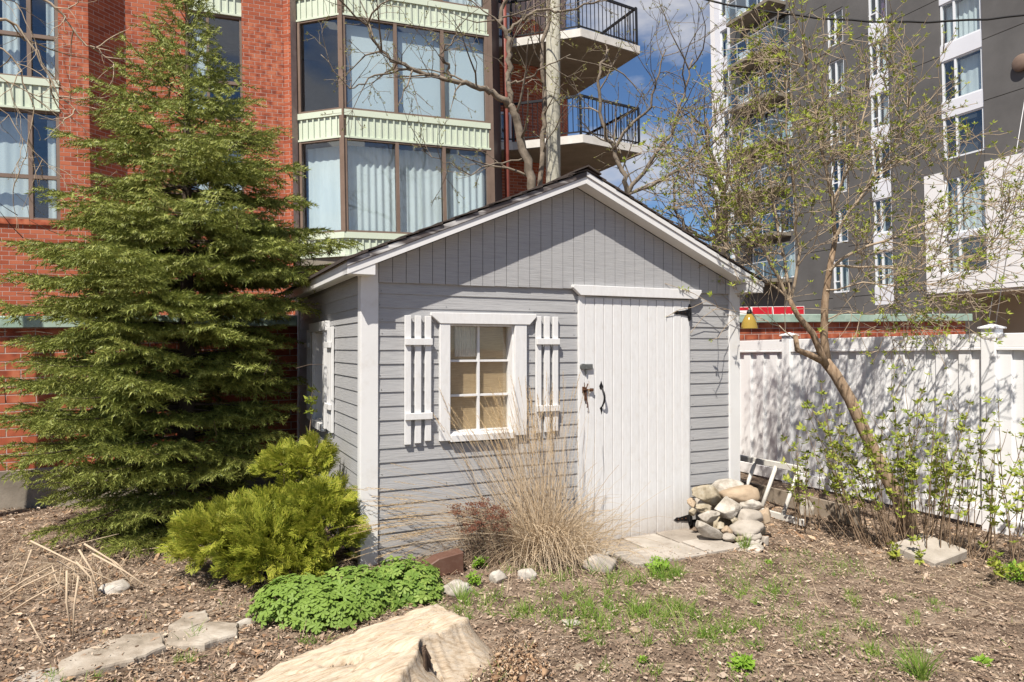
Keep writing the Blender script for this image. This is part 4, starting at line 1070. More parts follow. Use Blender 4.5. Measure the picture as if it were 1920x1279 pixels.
limb([(1484, 560), (1500, 470), (1490, 350), (1475, 250), (1480, 130)], 6.33, 6.0, 0.0160, 0.005, k=18, **kw)
limb([(1478, 560), (1430, 520), (1370, 470), (1320, 400), (1290, 320)], 6.33, 6.1, 0.0120, 0.004, k=14, **kw)
limb([(1470, 480), (1400, 470), (1350, 440), (1330, 380)], 6.4, 6.9, 0.0104, 0.004, k=10, **kw)
limb([(1495, 640), (1460, 610), (1420, 600), (1395, 570)], 6.38, 6.2, 0.0080, 0.003, k=9, lev=1, **kw)
limb([(1548, 600), (1590, 585), (1640, 590), (1680, 575)], 6.5, 6.2, 0.0080, 0.003, k=9, lev=1, **kw)
P2 = [(rel(lilac, p), r) for p, r in P]
tubes(P2).build('branches', M['twig'], lilac, smooth=True)
VAR = [leaf_cluster(n, 0.040, 0.017, 0.75, random.Random(k)) for k, n in enumerate((5, 6, 7, 4))]
T, D = [], []
for p, d, lev in tips: T.append(p - lilac.location); D.append(d + Vector((0, 0, 0.5)))
for p, d in nodes:
    if lr.random() < 0.14: T.append(p - lilac.location); D.append(d + Vector((lr.uniform(-.7, .7), lr.uniform(-.7, .7), 0.6)))
V, F = clusters(T, D, VAR, 0.4, 1.05)
tag(link('leaves', np_mesh('leaves', V, F, M['lilacleaf']), lilac), kind='stuff')

# ------------------------------------------------------------------ lilac suckers at the fence
sk = empty('lilac_shrub', (3.45, 5.9, gz(3.45, 5.9)))
tag(sk, 'thicket of upright lilac shoots with young green leaves at the foot of the tree', 'shrub')
P, T, D = [], [], []
sr = random.Random(5)
def shoot(bx, by, h, lean, leafy=1.0):
    p = Vector((bx, by, gz(bx, by) - 0.03)); d = Vector((lean[0], lean[1], 1)).normalized()
    n = max(5, int(h / 0.1)); pts = [p.copy()]
    for i in range(n):
        d = (d + Vector((sr.gauss(0, 0.05), sr.gauss(0, 0.05), 0.03))).normalized(); p = p + d * (h / n); pts.append(p.copy())
        if i > n * (0.42 if leafy <= 1 else 0.2) and sr.random() < 0.85 * leafy:
            for q in range(sr.choice((1, 2, 2))):
                T.append(p.copy() + Vector((sr.gauss(0, 0.012), sr.gauss(0, 0.012), 0))); D.append(Vector((sr.uniform(-1, 1), sr.uniform(-1, 1), 1.1)))
        if i > n * 0.45 and sr.random() < 0.22:
            e = (d + Vector((sr.uniform(-.9, .9), sr.uniform(-.9, .9), 0.2))).normalized(); L = sr.uniform(0.08, 0.25)
            P.append(([p, p + e * L * 0.5, p + e * L + Vector((0, 0, 0.03))], [0.003, 0.0025, 0.0015])); T.append(p + e * L); D.append(e + Vector((0, 0, 0.6)))
    r = sr.uniform(0.0035, 0.0065); P.append((pts, [r * (1 - 0.6 * i / n) for i in range(n + 1)]))
    T.append(pts[-1]); D.append(d)
for k in range(70):                                   # clump round the trunk foot
    a = sr.uniform(0, 6.28); q = abs(sr.gauss(0, 0.24))
    bx, by = 3.28 + q * math.cos(a) * 1.3, 5.72 + q * math.sin(a) * 0.8
    shoot(bx, by, sr.uniform(0.45, 1.42), ((bx - 3.35) * 0.9 - 0.12 + sr.gauss(0, 0.16), (by - 5.8) * 0.5 + sr.gauss(0, 0.1)))
for k in range(58):                                   # looser row to the right
    bx = sr.uniform(3.35, 4.35); by = 5.55 - (bx - 3.5) * 0.72 + sr.gauss(0, 0.12) + 0.15
    shoot(bx, by, sr.uniform(0.40, 1.36), (sr.gauss(0.02, 0.12), sr.gauss(0, 0.1)))
for k in range(24):                                   # sparse to the left
    bx = sr.uniform(2.55, 3.1); by = 6.2 - (bx - 2.6) * 0.5 + sr.gauss(0, 0.12)
    shoot(bx, by, sr.uniform(0.3, 0.85), (sr.gauss(-0.1, 0.14), sr.gauss(0, 0.1)))
for k in range(14):                                   # low sprouts in front
    bx = sr.uniform(2.9, 4.2); by = 5.25 - (bx - 3.0) * 0.5 + sr.gauss(0, 0.08)
    shoot(bx, by, sr.uniform(0.10, 0.25), (sr.gauss(0, 0.3), sr.gauss(0, 0.3)), 1.2)
tubes([(rel(sk, p), r) for p, r in P]).build('stems', M['bark'], sk, smooth=True)
V, F = clusters(rel(sk, T), D, [leaf_cluster(n, 0.047, 0.024, 0.55, random.Random(30 + k)) for k, n in enumerate((4, 5, 6, 5))], 0.55, 1.15)
tag(link('leaves', np_mesh('leaves', V, F, M['lilacleaf']), sk), kind='stuff')

# ------------------------------------------------------------------ budding trees behind the shed
def budding_tree(name, label, bx, by, stems, seed, bark='darkbark', leafp=0.55):
    """stems: list of (pixel polyline, Y0, Y1, r0, r1, n side branches, length range)"""
    root = empty(name, (bx, by, -0.05)); tag(root, label, 'tree', 'budding trees behind the shed')
    r = random.Random(seed); P, tips, nodes = [], [], []
    st = MB()
    for pxs, Y0, Y1, r0, r1, k, Ls, lev in stems:
        pts = [at(x, y, Y0 + (Y1 - Y0) * i / (len(pxs) - 1)) for i, (x, y) in enumerate(pxs)]
        if pxs[0][1] > 320: pts = [Vector((bx, by, -0.05))] + pts
        q = []
        for a, b in zip(pts, pts[1:]):
            for j in range(4): q.append(a.lerp(b, j / 4) + Vector((r.gauss(0, 0.018), r.gauss(0, 0.02), r.gauss(0, 0.018))))
        q.append(pts[-1]); n = len(q)
        st.tube(rel(root, q), [r0 + (r1 - r0) * i / (n - 1) for i in range(n)], 7)
        for j in range(k):
            i = min(n - 2, int(n * (0.25 + 0.75 * (j + r.random()) / k))); d = (q[i + 1] - q[i]).normalized(); o = d.orthogonal(); o.rotate(Matrix.Rotation(r.uniform(0, 6.28), 3, d)); a = r.uniform(0.4, 1.1)
            if q[i].z < 2.2: continue
            grow(P, tips, q[i], d * math.cos(a) + o * math.sin(a), r.uniform(*Ls), max(0.008, r0 * 0.3), lev, r, up=0.02, wig=0.17, step=0.2, dens=2.7, nodes=nodes, rmin=0.0036)
    st.build('trunk', M[bark], root, smooth=True)
    tag(tubes([(rel(root, p), rr) for p, rr in P]).build('branches', M[bark], root, smooth=True), kind='stuff')
    T = [p - root.location for p, d, l in tips]; D = [d + Vector((0, 0, 0.3)) for p, d, l in tips]
    for p, d in nodes:
        if r.random() < leafp: T.append(p - root.location); D.append(d + Vector((r.uniform(-1, 1), r.uniform(-1, 1), 0.4)))
    V, F = clusters(T, D, [leaf_cluster(n, 0.036, 0.017, 0.7, random.Random(60 + k)) for k, n in enumerate((3, 4, 3))], 0.5, 1.2)
    tag(link('buds', np_mesh('buds', V, F, M['bud']), root), kind='stuff')
    return root
budding_tree('budding_tree', 'budding tree with a long limb reaching across the bay windows', 0.42, 11.0, [
    ([(1002, 365), (985, 300), (968, 225), (955, 195)], 11.0, 10.9, 0.085, 0.06, 3, (0.8, 1.4), 1),
    ([(955, 195), (925, 172), (895, 160), (850, 148), (775, 128), (735, 110), (700, 75), (680, 30)], 10.9, 10.2, 0.055, 0.012, 13, (0.7, 1.5), 2),
    ([(845, 147), (838, 120), (825, 100), (850, 70), (862, 40)], 10.7, 10.4, 0.025, 0.008, 5, (0.5, 1.0), 2),
    ([(770, 126), (740, 130), (690, 150), (650, 165), (600, 100)], 10.5, 10.0, 0.018, 0.006, 6, (0.5, 1.0), 2),
    ([(957, 200), (955, 150), (955, 100), (950, 62), (936, 40), (940, 15), (955, -15), (960, -80)], 10.9, 11.0, 0.05, 0.025, 8, (0.7, 1.4), 2),
    ([(952, 60), (975, 35), (1005, 18), (1050, 20), (1110, 5), (1180, -30)], 11.0, 10.6, 0.03, 0.01, 8, (0.7, 1.4), 2),
    ([(955, 155), (985, 145), (1020, 125), (1070, 100)], 10.9, 10.5, 0.02, 0.008, 5, (0.5, 1.1), 2),
    ([(985, 300), (930, 305), (880, 325), (830, 305), (790, 280)], 11.0, 10.2, 0.014, 0.005, 8, (0.4, 0.9), 2)], 71)
budding_tree('budding_tree', 'slim budding tree rising just left of the wooden utility pole', 0.50, 11.6, [
    ([(1014, 345), (1018, 270), (1022, 200), (1015, 120), (1030, 30), (1025, -60)], 11.6, 11.7, 0.05, 0.03, 7, (0.6, 1.1), 2)], 72)
budding_tree('budding_tree', 'wide budding tree between the pole and the grey block, behind roof ridge', 1.95, 11.3, [
    ([(1182, 375), (1170, 330), (1150, 280), (1130, 230), (1120, 150), (1140, 90)], 11.3, 11.1, 0.05, 0.02, 9, (0.7, 1.4), 2),
    ([(1178, 360), (1215, 310), (1260, 250), (1285, 180), (1300, 110)], 11.3, 11.0, 0.045, 0.012, 12, (0.8, 1.5), 2),
    ([(1180, 365), (1230, 340), (1290, 310), (1330, 260), (1345, 200)], 11.3, 10.8, 0.04, 0.012, 11, (0.7, 1.4), 2),
    ([(1150, 280), (1180, 240), (1220, 200), (1230, 150), (1250, 90)], 11.2, 10.8, 0.03, 0.01, 9, (0.7, 1.3), 2)], 73, leafp=0.35)
budding_tree('budding_tree', 'rough dark-barked tree showing over the right roof slope of the shed', 3.75, 12.0, [
    ([(1352, 480), (1346, 440), (1352, 400), (1366, 375), (1395, 355)], 12.0, 11.8, 0.11, 0.06, 4, (0.8, 1.4), 2),
    ([(1360, 380), (1350, 330), (1330, 280), (1325, 220)], 12.0, 11.7, 0.06, 0.02, 9, (0.8, 1.5), 2),
    ([(1352, 470), (1395, 455), (1420, 430), (1440, 380)], 12.0, 11.6, 0.05, 0.02, 5, (0.7, 1.2), 2),
    ([(1345, 450), (1310, 440), (1285, 430), (1268, 390), (1262, 330)], 12.0, 11.8, 0.05, 0.015, 8, (0.7, 1.3), 2)], 74, leafp=0.35)

# bare tree at the left edge, trunk outside the picture
bt_ = empty('bare_tree', (-5.35, 5.6, -0.05))
tag(bt_, 'bare thin-branched tree hanging in front of the brick building', 'tree')
P, tips, nodes = [], [], []
br = random.Random(9)
st = MB().tube([(0, 0, 0), (0.05, 0.02, 1.5), (0.1, 0.0, 3.0), (0.0, 0.05, 4.4), (0.1, 0, 5.6)], [0.11, 0.10, 0.085, 0.06, 0.04], 9)
for pxs, r0, k in (([(-260, 60), (-60, 40), (0, 32), (30, 45), (75, 120), (110, 180), (150, 215)], 0.028, 6), ([(-270, -20), (20, -30), (90, 0), (120, 35), (155, 80), (180, 95), (225, 130)], 0.022, 7),
                   ([(-260, 60), (-80, 60), (0, 90), (35, 130), (60, 200), (45, 290), (30, 330)], 0.018, 8), ([(-260, 150), (-50, 110), (10, 150), (70, 180), (130, 190), (190, 205)], 0.012, 6),
                   ([(-250, 180), (-40, 170), (10, 210), (60, 280), (110, 330)], 0.012, 6), ([(-260, 0), (-60, -20), (20, 0), (60, 60), (70, 110)], 0.012, 5)):
    pts = [at(x, y, 5.6 + 0.05 * i) for i, (x, y) in enumerate(pxs)]
    q = []
    for a, b in zip(pts, pts[1:]):
        for j in range(3): q.append(a.lerp(b, j / 3) + Vector((br.gauss(0, 0.006), br.gauss(0, 0.01), br.gauss(0, 0.006))))
    q.append(pts[-1]); n = len(q)
    P.append((q, [r0 * 0.62 * (1 - 0.75 * i / (n - 1)) for i in range(n)]))
    for j in range(k):
        i = min(n - 2, int(n * (0.35 + 0.65 * (j + br.random()) / k))); d = (q[i + 1] - q[i]).normalized(); o = d.orthogonal(); o.rotate(Matrix.Rotation(br.uniform(0, 6.28), 3, d)); a = br.uniform(0.4, 1.1)
        grow(P, tips, q[i], d * math.cos(a) + o * math.sin(a), br.uniform(0.25, 0.6), r0 * 0.3, 1, br, up=-0.02, wig=0.2, step=0.06, dens=4.5, nodes=nodes, rmin=0.0017)
    tips.append((q[-1], d, 0))
st.build('trunk', M['darkbark'], bt_, smooth=True)
tubes([(rel(bt_, p), r) for p, r in P]).build('branches', M['twig'], bt_, smooth=True)
V, F = clusters(rel(bt_, [p for p, d, l in tips]), [d for p, d, l in tips], [leaf_cluster(2, 0.016, 0.008, 1.1, random.Random(90))], 0.6, 1.1)
tag(link('buds', np_mesh('buds', V, F, M['bud']), bt_), kind='stuff')

# ------------------------------------------------------------------ utility pole, cables
pole = empty('utility_pole', (0.76, 12.6, 0))
tag(pole, 'weathered grey wooden utility pole standing behind the shed ridge', 'pole')
MB().tube([(0, 0, -0.3), (0.0, 0, 3), (-0.005, 0, 6), (0.0, 0, 11)], [0.145, 0.138, 0.132, 0.122], 18).build('shaft', M['pole'], pole, smooth=True)
MB().tube([(0.0, -0.14, 8.55), (0.0, -0.2, 8.8), (0.0, -0.14, 8.85)], 0.012, 6).build('cable_hook', M['iron'], pole)
cab = []
A_, B_ = Vector((0.76, 12.41, 8.83)), Vector((11.0, 9.5, 7.1))
for k in range(40):
    t = k / 39; p = A_.lerp(B_, t); p.z -= 4 * 1.15 * t * (1 - t); cab.append(p + Vector((0, 0, 0.01 * math.sin(k * 2.2))))
tag(MB().tube(cab, 0.016, 6).build('overhead_cable', M['cable'], smooth=True), 'black twisted overhead cable sagging from the wooden pole', 'cable')
for (x0, y0, x1, y1), lab in (((1913, 255, 1824, 640), 'lower'), ((1960, 60, 1838, 640), 'upper')):
    p, q = at(x1, y1 + 140, 13.0), at(x0, y0, 13.0); q2 = p + (q - p) * 1.6
    p.z = max(p.z, -0.1)
    tag(MB().tube([p, q2], 0.009, 5).build('guy_wire', M['steelwire'], smooth=True), 'thin pale steel guy wire behind the fence, %s of the pair' % ('the steeper' if lab == 'lower' else 'the flatter'), 'wire', 'guy wires behind the fence')

# ------------------------------------------------------------------ spruce
spruce = empty('spruce_tree', (-2.90, 6.12, -0.04))
tag(spruce, 'large dark green spruce with layered boughs in front of the brick building', 'tree')
def make_spruce():
    r = random.Random(3)
    H = 4.86
    MB().tube([(0, 0, 0), (0.01, 0, 1.5), (0, 0.01, 3.2), (0, 0, H)], [0.085, 0.065, 0.036, 0.008], 9).build('trunk', M['sprucebark'], spruce, smooth=True)
    def radius(z):
        if z > 2.6: return 0.09 + 1.36 * ((H - z) / (H - 2.6)) ** 1.08
        if z > 1.3: return 1.48
        return 1.02 + 0.46 * (z / 1.3)
    wood = []; ST, SDv, SL = [], [], []            # shoots: start, direction, length
    def shoots(p, d, L, dens=0.055):
        """needle shoots along a line"""
        n = max(1, int(L / dens))
        for i in range(n):
            ST.append(p + d * (L * i / n)); SDv.append(d + Vector((r.gauss(0, 0.05), r.gauss(0, 0.05), r.gauss(0, 0.05)))); SL.append(L / n * 1.25)
    z = 0.16; az = 0.0
    while z < H - 0.05:
        nb = 15 if z < 3.4 else 10
        az += 0.7
        for k in range(nb):
            zz = z + r.uniform(-0.05, 0.05)
            a = az + 2 * math.pi * k / nb + r.uniform(-0.3, 0.3)
            R_ = radius(zz) * r.uniform(0.55, 1.0) * (1.12 if r.random() < 0.12 else 1.0)
            if math.cos(a) > 0 and zz < 2.3: R_ *= 1 - 0.34 * math.cos(a) * min(1, (2.3 - zz) / 0.5)
            if zz > H - 0.45: R_ = max(0.12, (H - zz) * 0.8)
            t = zz / H
            el = -0.09 + 0.10 * r.gauss(0, 1) * 0.8 + (0.85 * max(0, t - 0.62) / 0.38 if t > 0.62 else 0.0)
            # horizontal heading
            hx, hy = math.cos(a), math.sin(a)
            p = Vector((0, 0, zz)); n = max(4, int(R_ / 0.075)); e = el + 0.12; pts = [p.copy()]
            for i in range(n):
                s = i / n
                e = el + 0.16 * (1 - s) - 0.20 * math.sin(math.pi * s) * (1 - t) + 0.30 * s * s
                d = Vector((hx * math.cos(e), hy * math.cos(e), math.sin(e)))
                p = p + d * (R_ / n); pts.append(p.copy())
                if s > 0.14:
                    # side branchlets lie flat and sweep forward, drooping a little
                    for sd in (-1, 1):
                        if r.random() < 0.10: continue
                        fl = R_ * (0.50 * (1 - s) + 0.10) * r.uniform(0.55, 1.05)
                        fl = min(fl, 0.46)
                        aa = a + sd * r.uniform(0.65, 1.05)
                        dz = -0.12 - 0.22 * (1 - t) * r.random() + r.gauss(0, 0.10)
                        bd = Vector((math.cos(aa), math.sin(aa), dz)).normalized()
                        shoots(p, bd, fl)
                        # tertiary shoots
                        m = int(fl / 0.085)
                        for j in range(1, m):
                            q = p + bd * (fl * j / m)
                            for s2 in (-1, 1):
                                if r.random() < 0.22: continue
                                a2 = aa + s2 * r.uniform(0.5, 0.8)
                                d2 = Vector((math.cos(a2), math.sin(a2), dz - 0.05 + r.gauss(0, 0.12))).normalized()
                                shoots(q, d2, min(0.19, 0.03 + fl * 0.50 * (1.1 - j / m)) * r.uniform(0.7, 1.2), 0.07)
                if s > 0.35: shoots(pts[-2], d, R_ / n)
            wood.append((pts, [max(0.0025, 0.017 * (R_ / 1.4) * (1 - 0.85 * i / n)) for i in range(n + 1)]))
        z += r.uniform(0.19, 0.27) if z < 3.4 else 0.165
    for k in range(6): shoots(Vector((0, 0, H - 0.3)), Vector((r.gauss(0, .25), r.gauss(0, .25), 1)).normalized(), 0.3)
    for k in range(26):                                # dead grey twigs poking out
        a = r.uniform(3.3, 6.2); zz = r.uniform(0.3, 3.0); q = Vector((math.cos(a), math.sin(a), 0)) * radius(zz) * r.uniform(0.6, 0.98) + Vector((0, 0, zz))
        d = Vector((math.cos(a) + r.gauss(0, .5), math.sin(a) + r.gauss(0, .5), r.uniform(-.2, .9))).normalized()
        wood.append(([q, q + d * 0.12, q + d * 0.24 + Vector((0, 0, r.gauss(0, 0.03)))], [0.004, 0.003, 0.002]))
    T = np.array(ST); D = np.array(SDv); S = np.array(SL)
    W = T + np.array(spruce.location)
    ok = outside_shed(W, 0.06) & before_wall(W, 0.06) & (W[:, 2] > gz_np(W[:, 0], W[:, 1]) + 0.03)
    T, D, S = T[ok], D[ok], S[ok]
    # needle brush of unit length: short blades round the axis
    tv, tf = [], []
    rr = random.Random(8)
    for k in range(17):
        s = (k + 0.3) / 17; a = k * 2.4
        o = np.array([math.cos(a), math.sin(a), 0.0]); tn = np.array([-math.sin(a), math.cos(a), 0.0])
        b = np.array([0, 0, s]); L = 0.29 * rr.uniform(0.85, 1.15)
        tip = b + o * L * 0.95 + np.array([0, 0, 0.22])
        i = len(tv); tv += [b + tn * 0.042, b - tn * 0.042, tip]; tf.append((i, i + 1, i + 2))
    tv, tf = np.array(tv), np.array(tf)
    # one connected brush per shoot keeps its colour: tie blades with a thin core
    core = len(tv); tv = np.concatenate([tv, [[0.02, 0, 0], [-0.02, 0, 0], [0, 0, 1.0]]]); tf = np.concatenate([tf, [[core, core + 1, core + 2]]])
    Mx = frames(D, nrg.uniform(0, 6.28, len(D)))
    S = np.maximum(S, 0.06) * 1.15
    V, F = scatter(tv, tf, Mx, T, S)
    tag(link('needles', np_mesh('needles', V, F, M['needle']), spruce), kind='stuff')
    keep = []
    for p, rr_ in wood:
        w = np.array([np.array(q) for q in p]) + np.array(spruce.location)
        o = outside_shed(w, 0.05) & before_wall(w, 0.04)
        n = len(p) if o.all() else int(np.argmin(o))
        if n >= 2: keep.append((p[:n], rr_[:n]))
    tubes(keep).build('boughs', M['sprucebark'], spruce, smooth=True)
    print('spruce shoots', len(T), 'tris', len(F))
make_spruce()

# ------------------------------------------------------------------ golden cedar shrub by the shed corner
cedar = empty('golden_cedar', (-1.66, 4.83, gz(-1.66, 4.83)))
tag(cedar, 'bushy yellow-green cedar shrub growing against the left corner of the shed', 'shrub')
def make_cedar():
    r = random.Random(17)
    lobes = [((-0.34, -0.08, 0.24), (0.30, 0.27, 0.20)), ((0.04, -0.22, 0.22), (0.30, 0.25, 0.22)), ((0.38, -0.06, 0.28), (0.24, 0.26, 0.24)), ((-0.08, 0.06, 0.34), (0.24, 0.22, 0.17)),
             ((0.00, 0.44, 0.68), (0.22, 0.20, 0.12)), ((0.04, 0.36, 0.40), (0.10, 0.10, 0.24)), ((0.38, -0.02, 0.46), (0.17, 0.17, 0.16)), ((-0.46, 0.0, 0.17), (0.20, 0.20, 0.13)), ((0.12, -0.30, 0.12), (0.30, 0.18, 0.12)), ((0.18, 0.40, 0.78), (0.10, 0.10, 0.10)), ((0.20, 0.02, 0.44), (0.13, 0.13, 0.12))]
    T, D = [], []
    for c, s in lobes:
        n = int(1450 * (s[0] * s[1] + s[0] * s[2]) / 0.5)
        u = rand_dirs(n, -0.35, 1.0)
        rad = (nrg.uniform(0.55, 1.0, n) + np.abs(nrg.normal(0, 0.11, n)))[:, None]
        p = np.array(c) + u * np.array(s) * rad
        d = u * np.array([1, 1, 0.55]) + np.array([0, 0, 0.26]) + nrg.normal(0, 0.38, (n, 3))
        T.append(p); D.append(d)
    T = np.concatenate(T) * np.array([0.92, 0.92, 0.95]); D = np.concatenate(D)
    W = T + np.array(cedar.location)
    ok = outside_shed(W + D / np.linalg.norm(D, axis=1, keepdims=True) * 0.06, 0.03) & outside_shed(W, 0.03) & (T[:, 2] > 0.02)
    T, D = T[ok], D[ok]
    variants = []
    for v in range(4):
        rv = random.Random(40 + v); V, F = [], []
        def strip(p, d, L, w, lift):
            sd = np.array([-d[1], d[0], 0.0]); 
            a = p; m = p + d * L * 0.55 + np.array([0, 0, lift * 0.4]); t = p + d * L + np.array([0, 0, lift])
            b = len(V)
            V.extend([a - sd * w * 0.4, a + sd * w * 0.4, m - sd * w * 0.5, m + sd * w * 0.5, t])
            F.extend([(b, b + 1, b + 3), (b, b + 3, b + 2), (b + 2, b + 3, b + 4)])
        ax = np.array([0.0, 1.0, 0.0]); L = 0.13
        strip(np.zeros(3), ax, L, 0.006, 0)
        for k in range(8):
            s = 0.12 + 0.82 * k / 8; pl = L * (0.55 * (1 - s) + 0.16)
            for sd in (-1, 1):
                a = sd * rv.uniform(0.55, 0.85); d = np.array([math.sin(a), math.cos(a), 0.0])
                p = ax * L * s
                strip(p, d, pl, 0.0058, rv.uniform(-0.012, 0.012))
                if pl > 0.05:
                    for j in (0.45, 0.75):
                        a2 = a - sd * 0.7; d2 = np.array([math.sin(a2), math.cos(a2), 0.0]); strip(p + d * pl * j, d2, pl * 0.42, 0.0048, rv.uniform(-0.006, 0.006))
        V = np.array(V)[:, [0, 2, 1]]               # frond runs along +z
        variants.append((V, np.array(F)))
    idx = nrg.integers(0, 4, len(T)); parts = []
    for v in range(4):
        s = idx == v
        parts.append(scatter(*variants[v], frames(D[s], nrg.uniform(0, 6.28, s.sum())), T[s], nrg.uniform(0.65, 1.15, s.sum())))
    V, F = join(parts)
    W = V + np.array(cedar.location)
    tag(link('foliage', np_mesh('foliage', V, F, M['thuja']), cedar), kind='stuff')
    P = []
    for k in range(60):
        c, s = r.choice(lobes); e = Vector(c) + Vector((r.uniform(-.5, .5) * s[0], r.uniform(-.5, .5) * s[1], r.uniform(0, .6) * s[2])); b = Vector((r.gauss(0, .08), r.gauss(0.05, .06), -0.02))
        m = b.lerp(e, 0.5) + Vector((0, 0, -0.03)); P.append(([b, m, e], [0.012, 0.008, 0.003]))
    tubes(P).build('stems', M['bark'], cedar, smooth=True)
    print('cedar', len(F))
make_cedar()

# ------------------------------------------------------------------ geranium clump
ger = empty('geranium_clump', (-0.98, 4.14, gz(-0.98, 4.14)))
tag(ger, 'low mound of lobed green geranium leaves in front of the cedar shrub', 'plant')
def make_geranium():
    r = random.Random(23)
    def leaf(rv):
        V = [np.array([0, 0, 0.0])]; F = []; n = 5
        for k in range(n):                          # five toothed lobes
            a0 = -2.35 + 4.7 * k / n; a1 = -2.35 + 4.7 * (k + 1) / n; am = (a0 + a1) / 2
            for a, q, zz in ((a0 + 0.07, 0.52, 0.05), (am - 0.27, 0.86, -0.01), (am, 1.02, -0.07), (am + 0.27, 0.86, -0.01), (a1 - 0.07, 0.52, 0.05)):
                q *= rv.uniform(0.92, 1.08); V.append(np.array([math.sin(a) * q, math.cos(a) * q, zz + rv.uniform(-0.03, 0.03)]))
            b = 1 + 5 * k
            F += [(0, b + 1, b), (0, b + 2, b + 1), (0, b + 3, b + 2), (0, b + 4, b + 3)]
        V = np.array(V); V[0, 2] = -0.06
        return V, np.array(F)[:, ::-1]
    var = [leaf(random.Random(200 + k)) for k in range(4)]
    lobes = [((-0.33, -0.02, 0.0), (0.27, 0.26, 0.27)), ((0.0, 0.12, 0.0), (0.34, 0.30, 0.27)), ((0.30, 0.30, 0.0), (0.28, 0.26, 0.29)), ((-0.12, -0.10, 0.0), (0.30, 0.20, 0.22)), ((0.42, 0.20, 0.0), (0.16, 0.16, 0.2))]
    T, N, S = [], [], []
    for c, s in lobes:
        n = int(330 * s[0] / 0.3)
        u = rand_dirs(n, 0.02, 1.0); q = nrg.uniform(0.78, 1.05, n)[:, None]
        T.append((np.array(c) + u * np.array(s) * q) * np.array([0.95, 0.95, 0.80])); N.append(u * np.array([0.8, 0.8, 1.0]) + np.array([0, -0.12, 0.42]) + nrg.normal(0, 0.22, (n, 3)))
    T, N = np.concatenate(T), np.concatenate(N)
    S = nrg.uniform(0.027, 0.048, len(T))
    ok = T[:, 2] > 0.015; T, N, S = T[ok], N[ok], S[ok]
    Mx = frames(N, nrg.uniform(0, 6.28, len(N)))
    score = T[:, 1] * 1.0 - T[:, 2] * 1.2
    order = np.argsort(score); own, rest = order[:300], order[300:]
    ms = [np_mesh('leaf', v, f, M['geranium']) for v, f in var]
    for i in own:
        o = link('leaf', ms[int(i) % 4], ger)
        m4 = Matrix([[*(Mx[i][a] * S[i]), T[i][a]] for a in range(3)] + [[0, 0, 0, 1]])
        o.matrix_basis = m4
    parts = []
    for v in range(4):
        s = rest[rest % 4 == v]; parts.append(scatter(*var[v], Mx[s], T[s], S[s]))
    V, F = join(parts)
    tag(link('foliage', np_mesh('foliage', V, F, M['geranium']), ger), kind='stuff')
    st = MB()
    for i in range(0, len(T), 2): 
        e = Vector(T[i]); b = Vector((e.x * 0.75, e.y * 0.75, 0)); st.tube([b, b.lerp(e, 0.6) + Vector((0, 0, 0.02)), e], 0.0022, 3, cap=False)
    st.build('stalks', M['weed'], ger)
make_geranium()

# ------------------------------------------------------------------ dry ornamental grass in front of the wall
dg = empty('ornamental_grass', (0.24, 5.02, gz(0.24, 5.02)))
tag(dg, 'tall dry straw-coloured ornamental grass clump beside the shed door', 'grass clump')
def ribbon(V, F, pts, w0, w1):
    """flat three-sided stalk"""
    n = len(pts); b = len(V)
    d0 = (pts[-1] - pts[0]).normalized(); s = d0.cross(Vector((0, -1, 0.15)))
    if s.length < 1e-3: s = Vector((1, 0, 0))
    s.normalize()
    for i, p in enumerate(pts):
        w = w0 + (w1 - w0) * i / (n - 1); V.append(p - s * w / 2); V.append(p + s * w / 2)
    for i in range(n - 1): F.append((b + 2 * i, b + 2 * i + 1, b + 2 * i + 3, b + 2 * i + 2))
def blade(V, F, p, d, L, droop, w, r, n=6):
    pts = [p.copy()]
    for i in range(n):
        d = (d + Vector((r.gauss(0, 0.03), r.gauss(0, 0.03), -droop / n))).normalized(); p = p + d * (L / n); pts.append(p.copy())
    ribbon(V, F, pts, w, w * 0.35); return pts, d
def quads_mesh(name, V, F, mat): return np_mesh(name, np.array([tuple(v) for v in V]), np.array(F), mat)
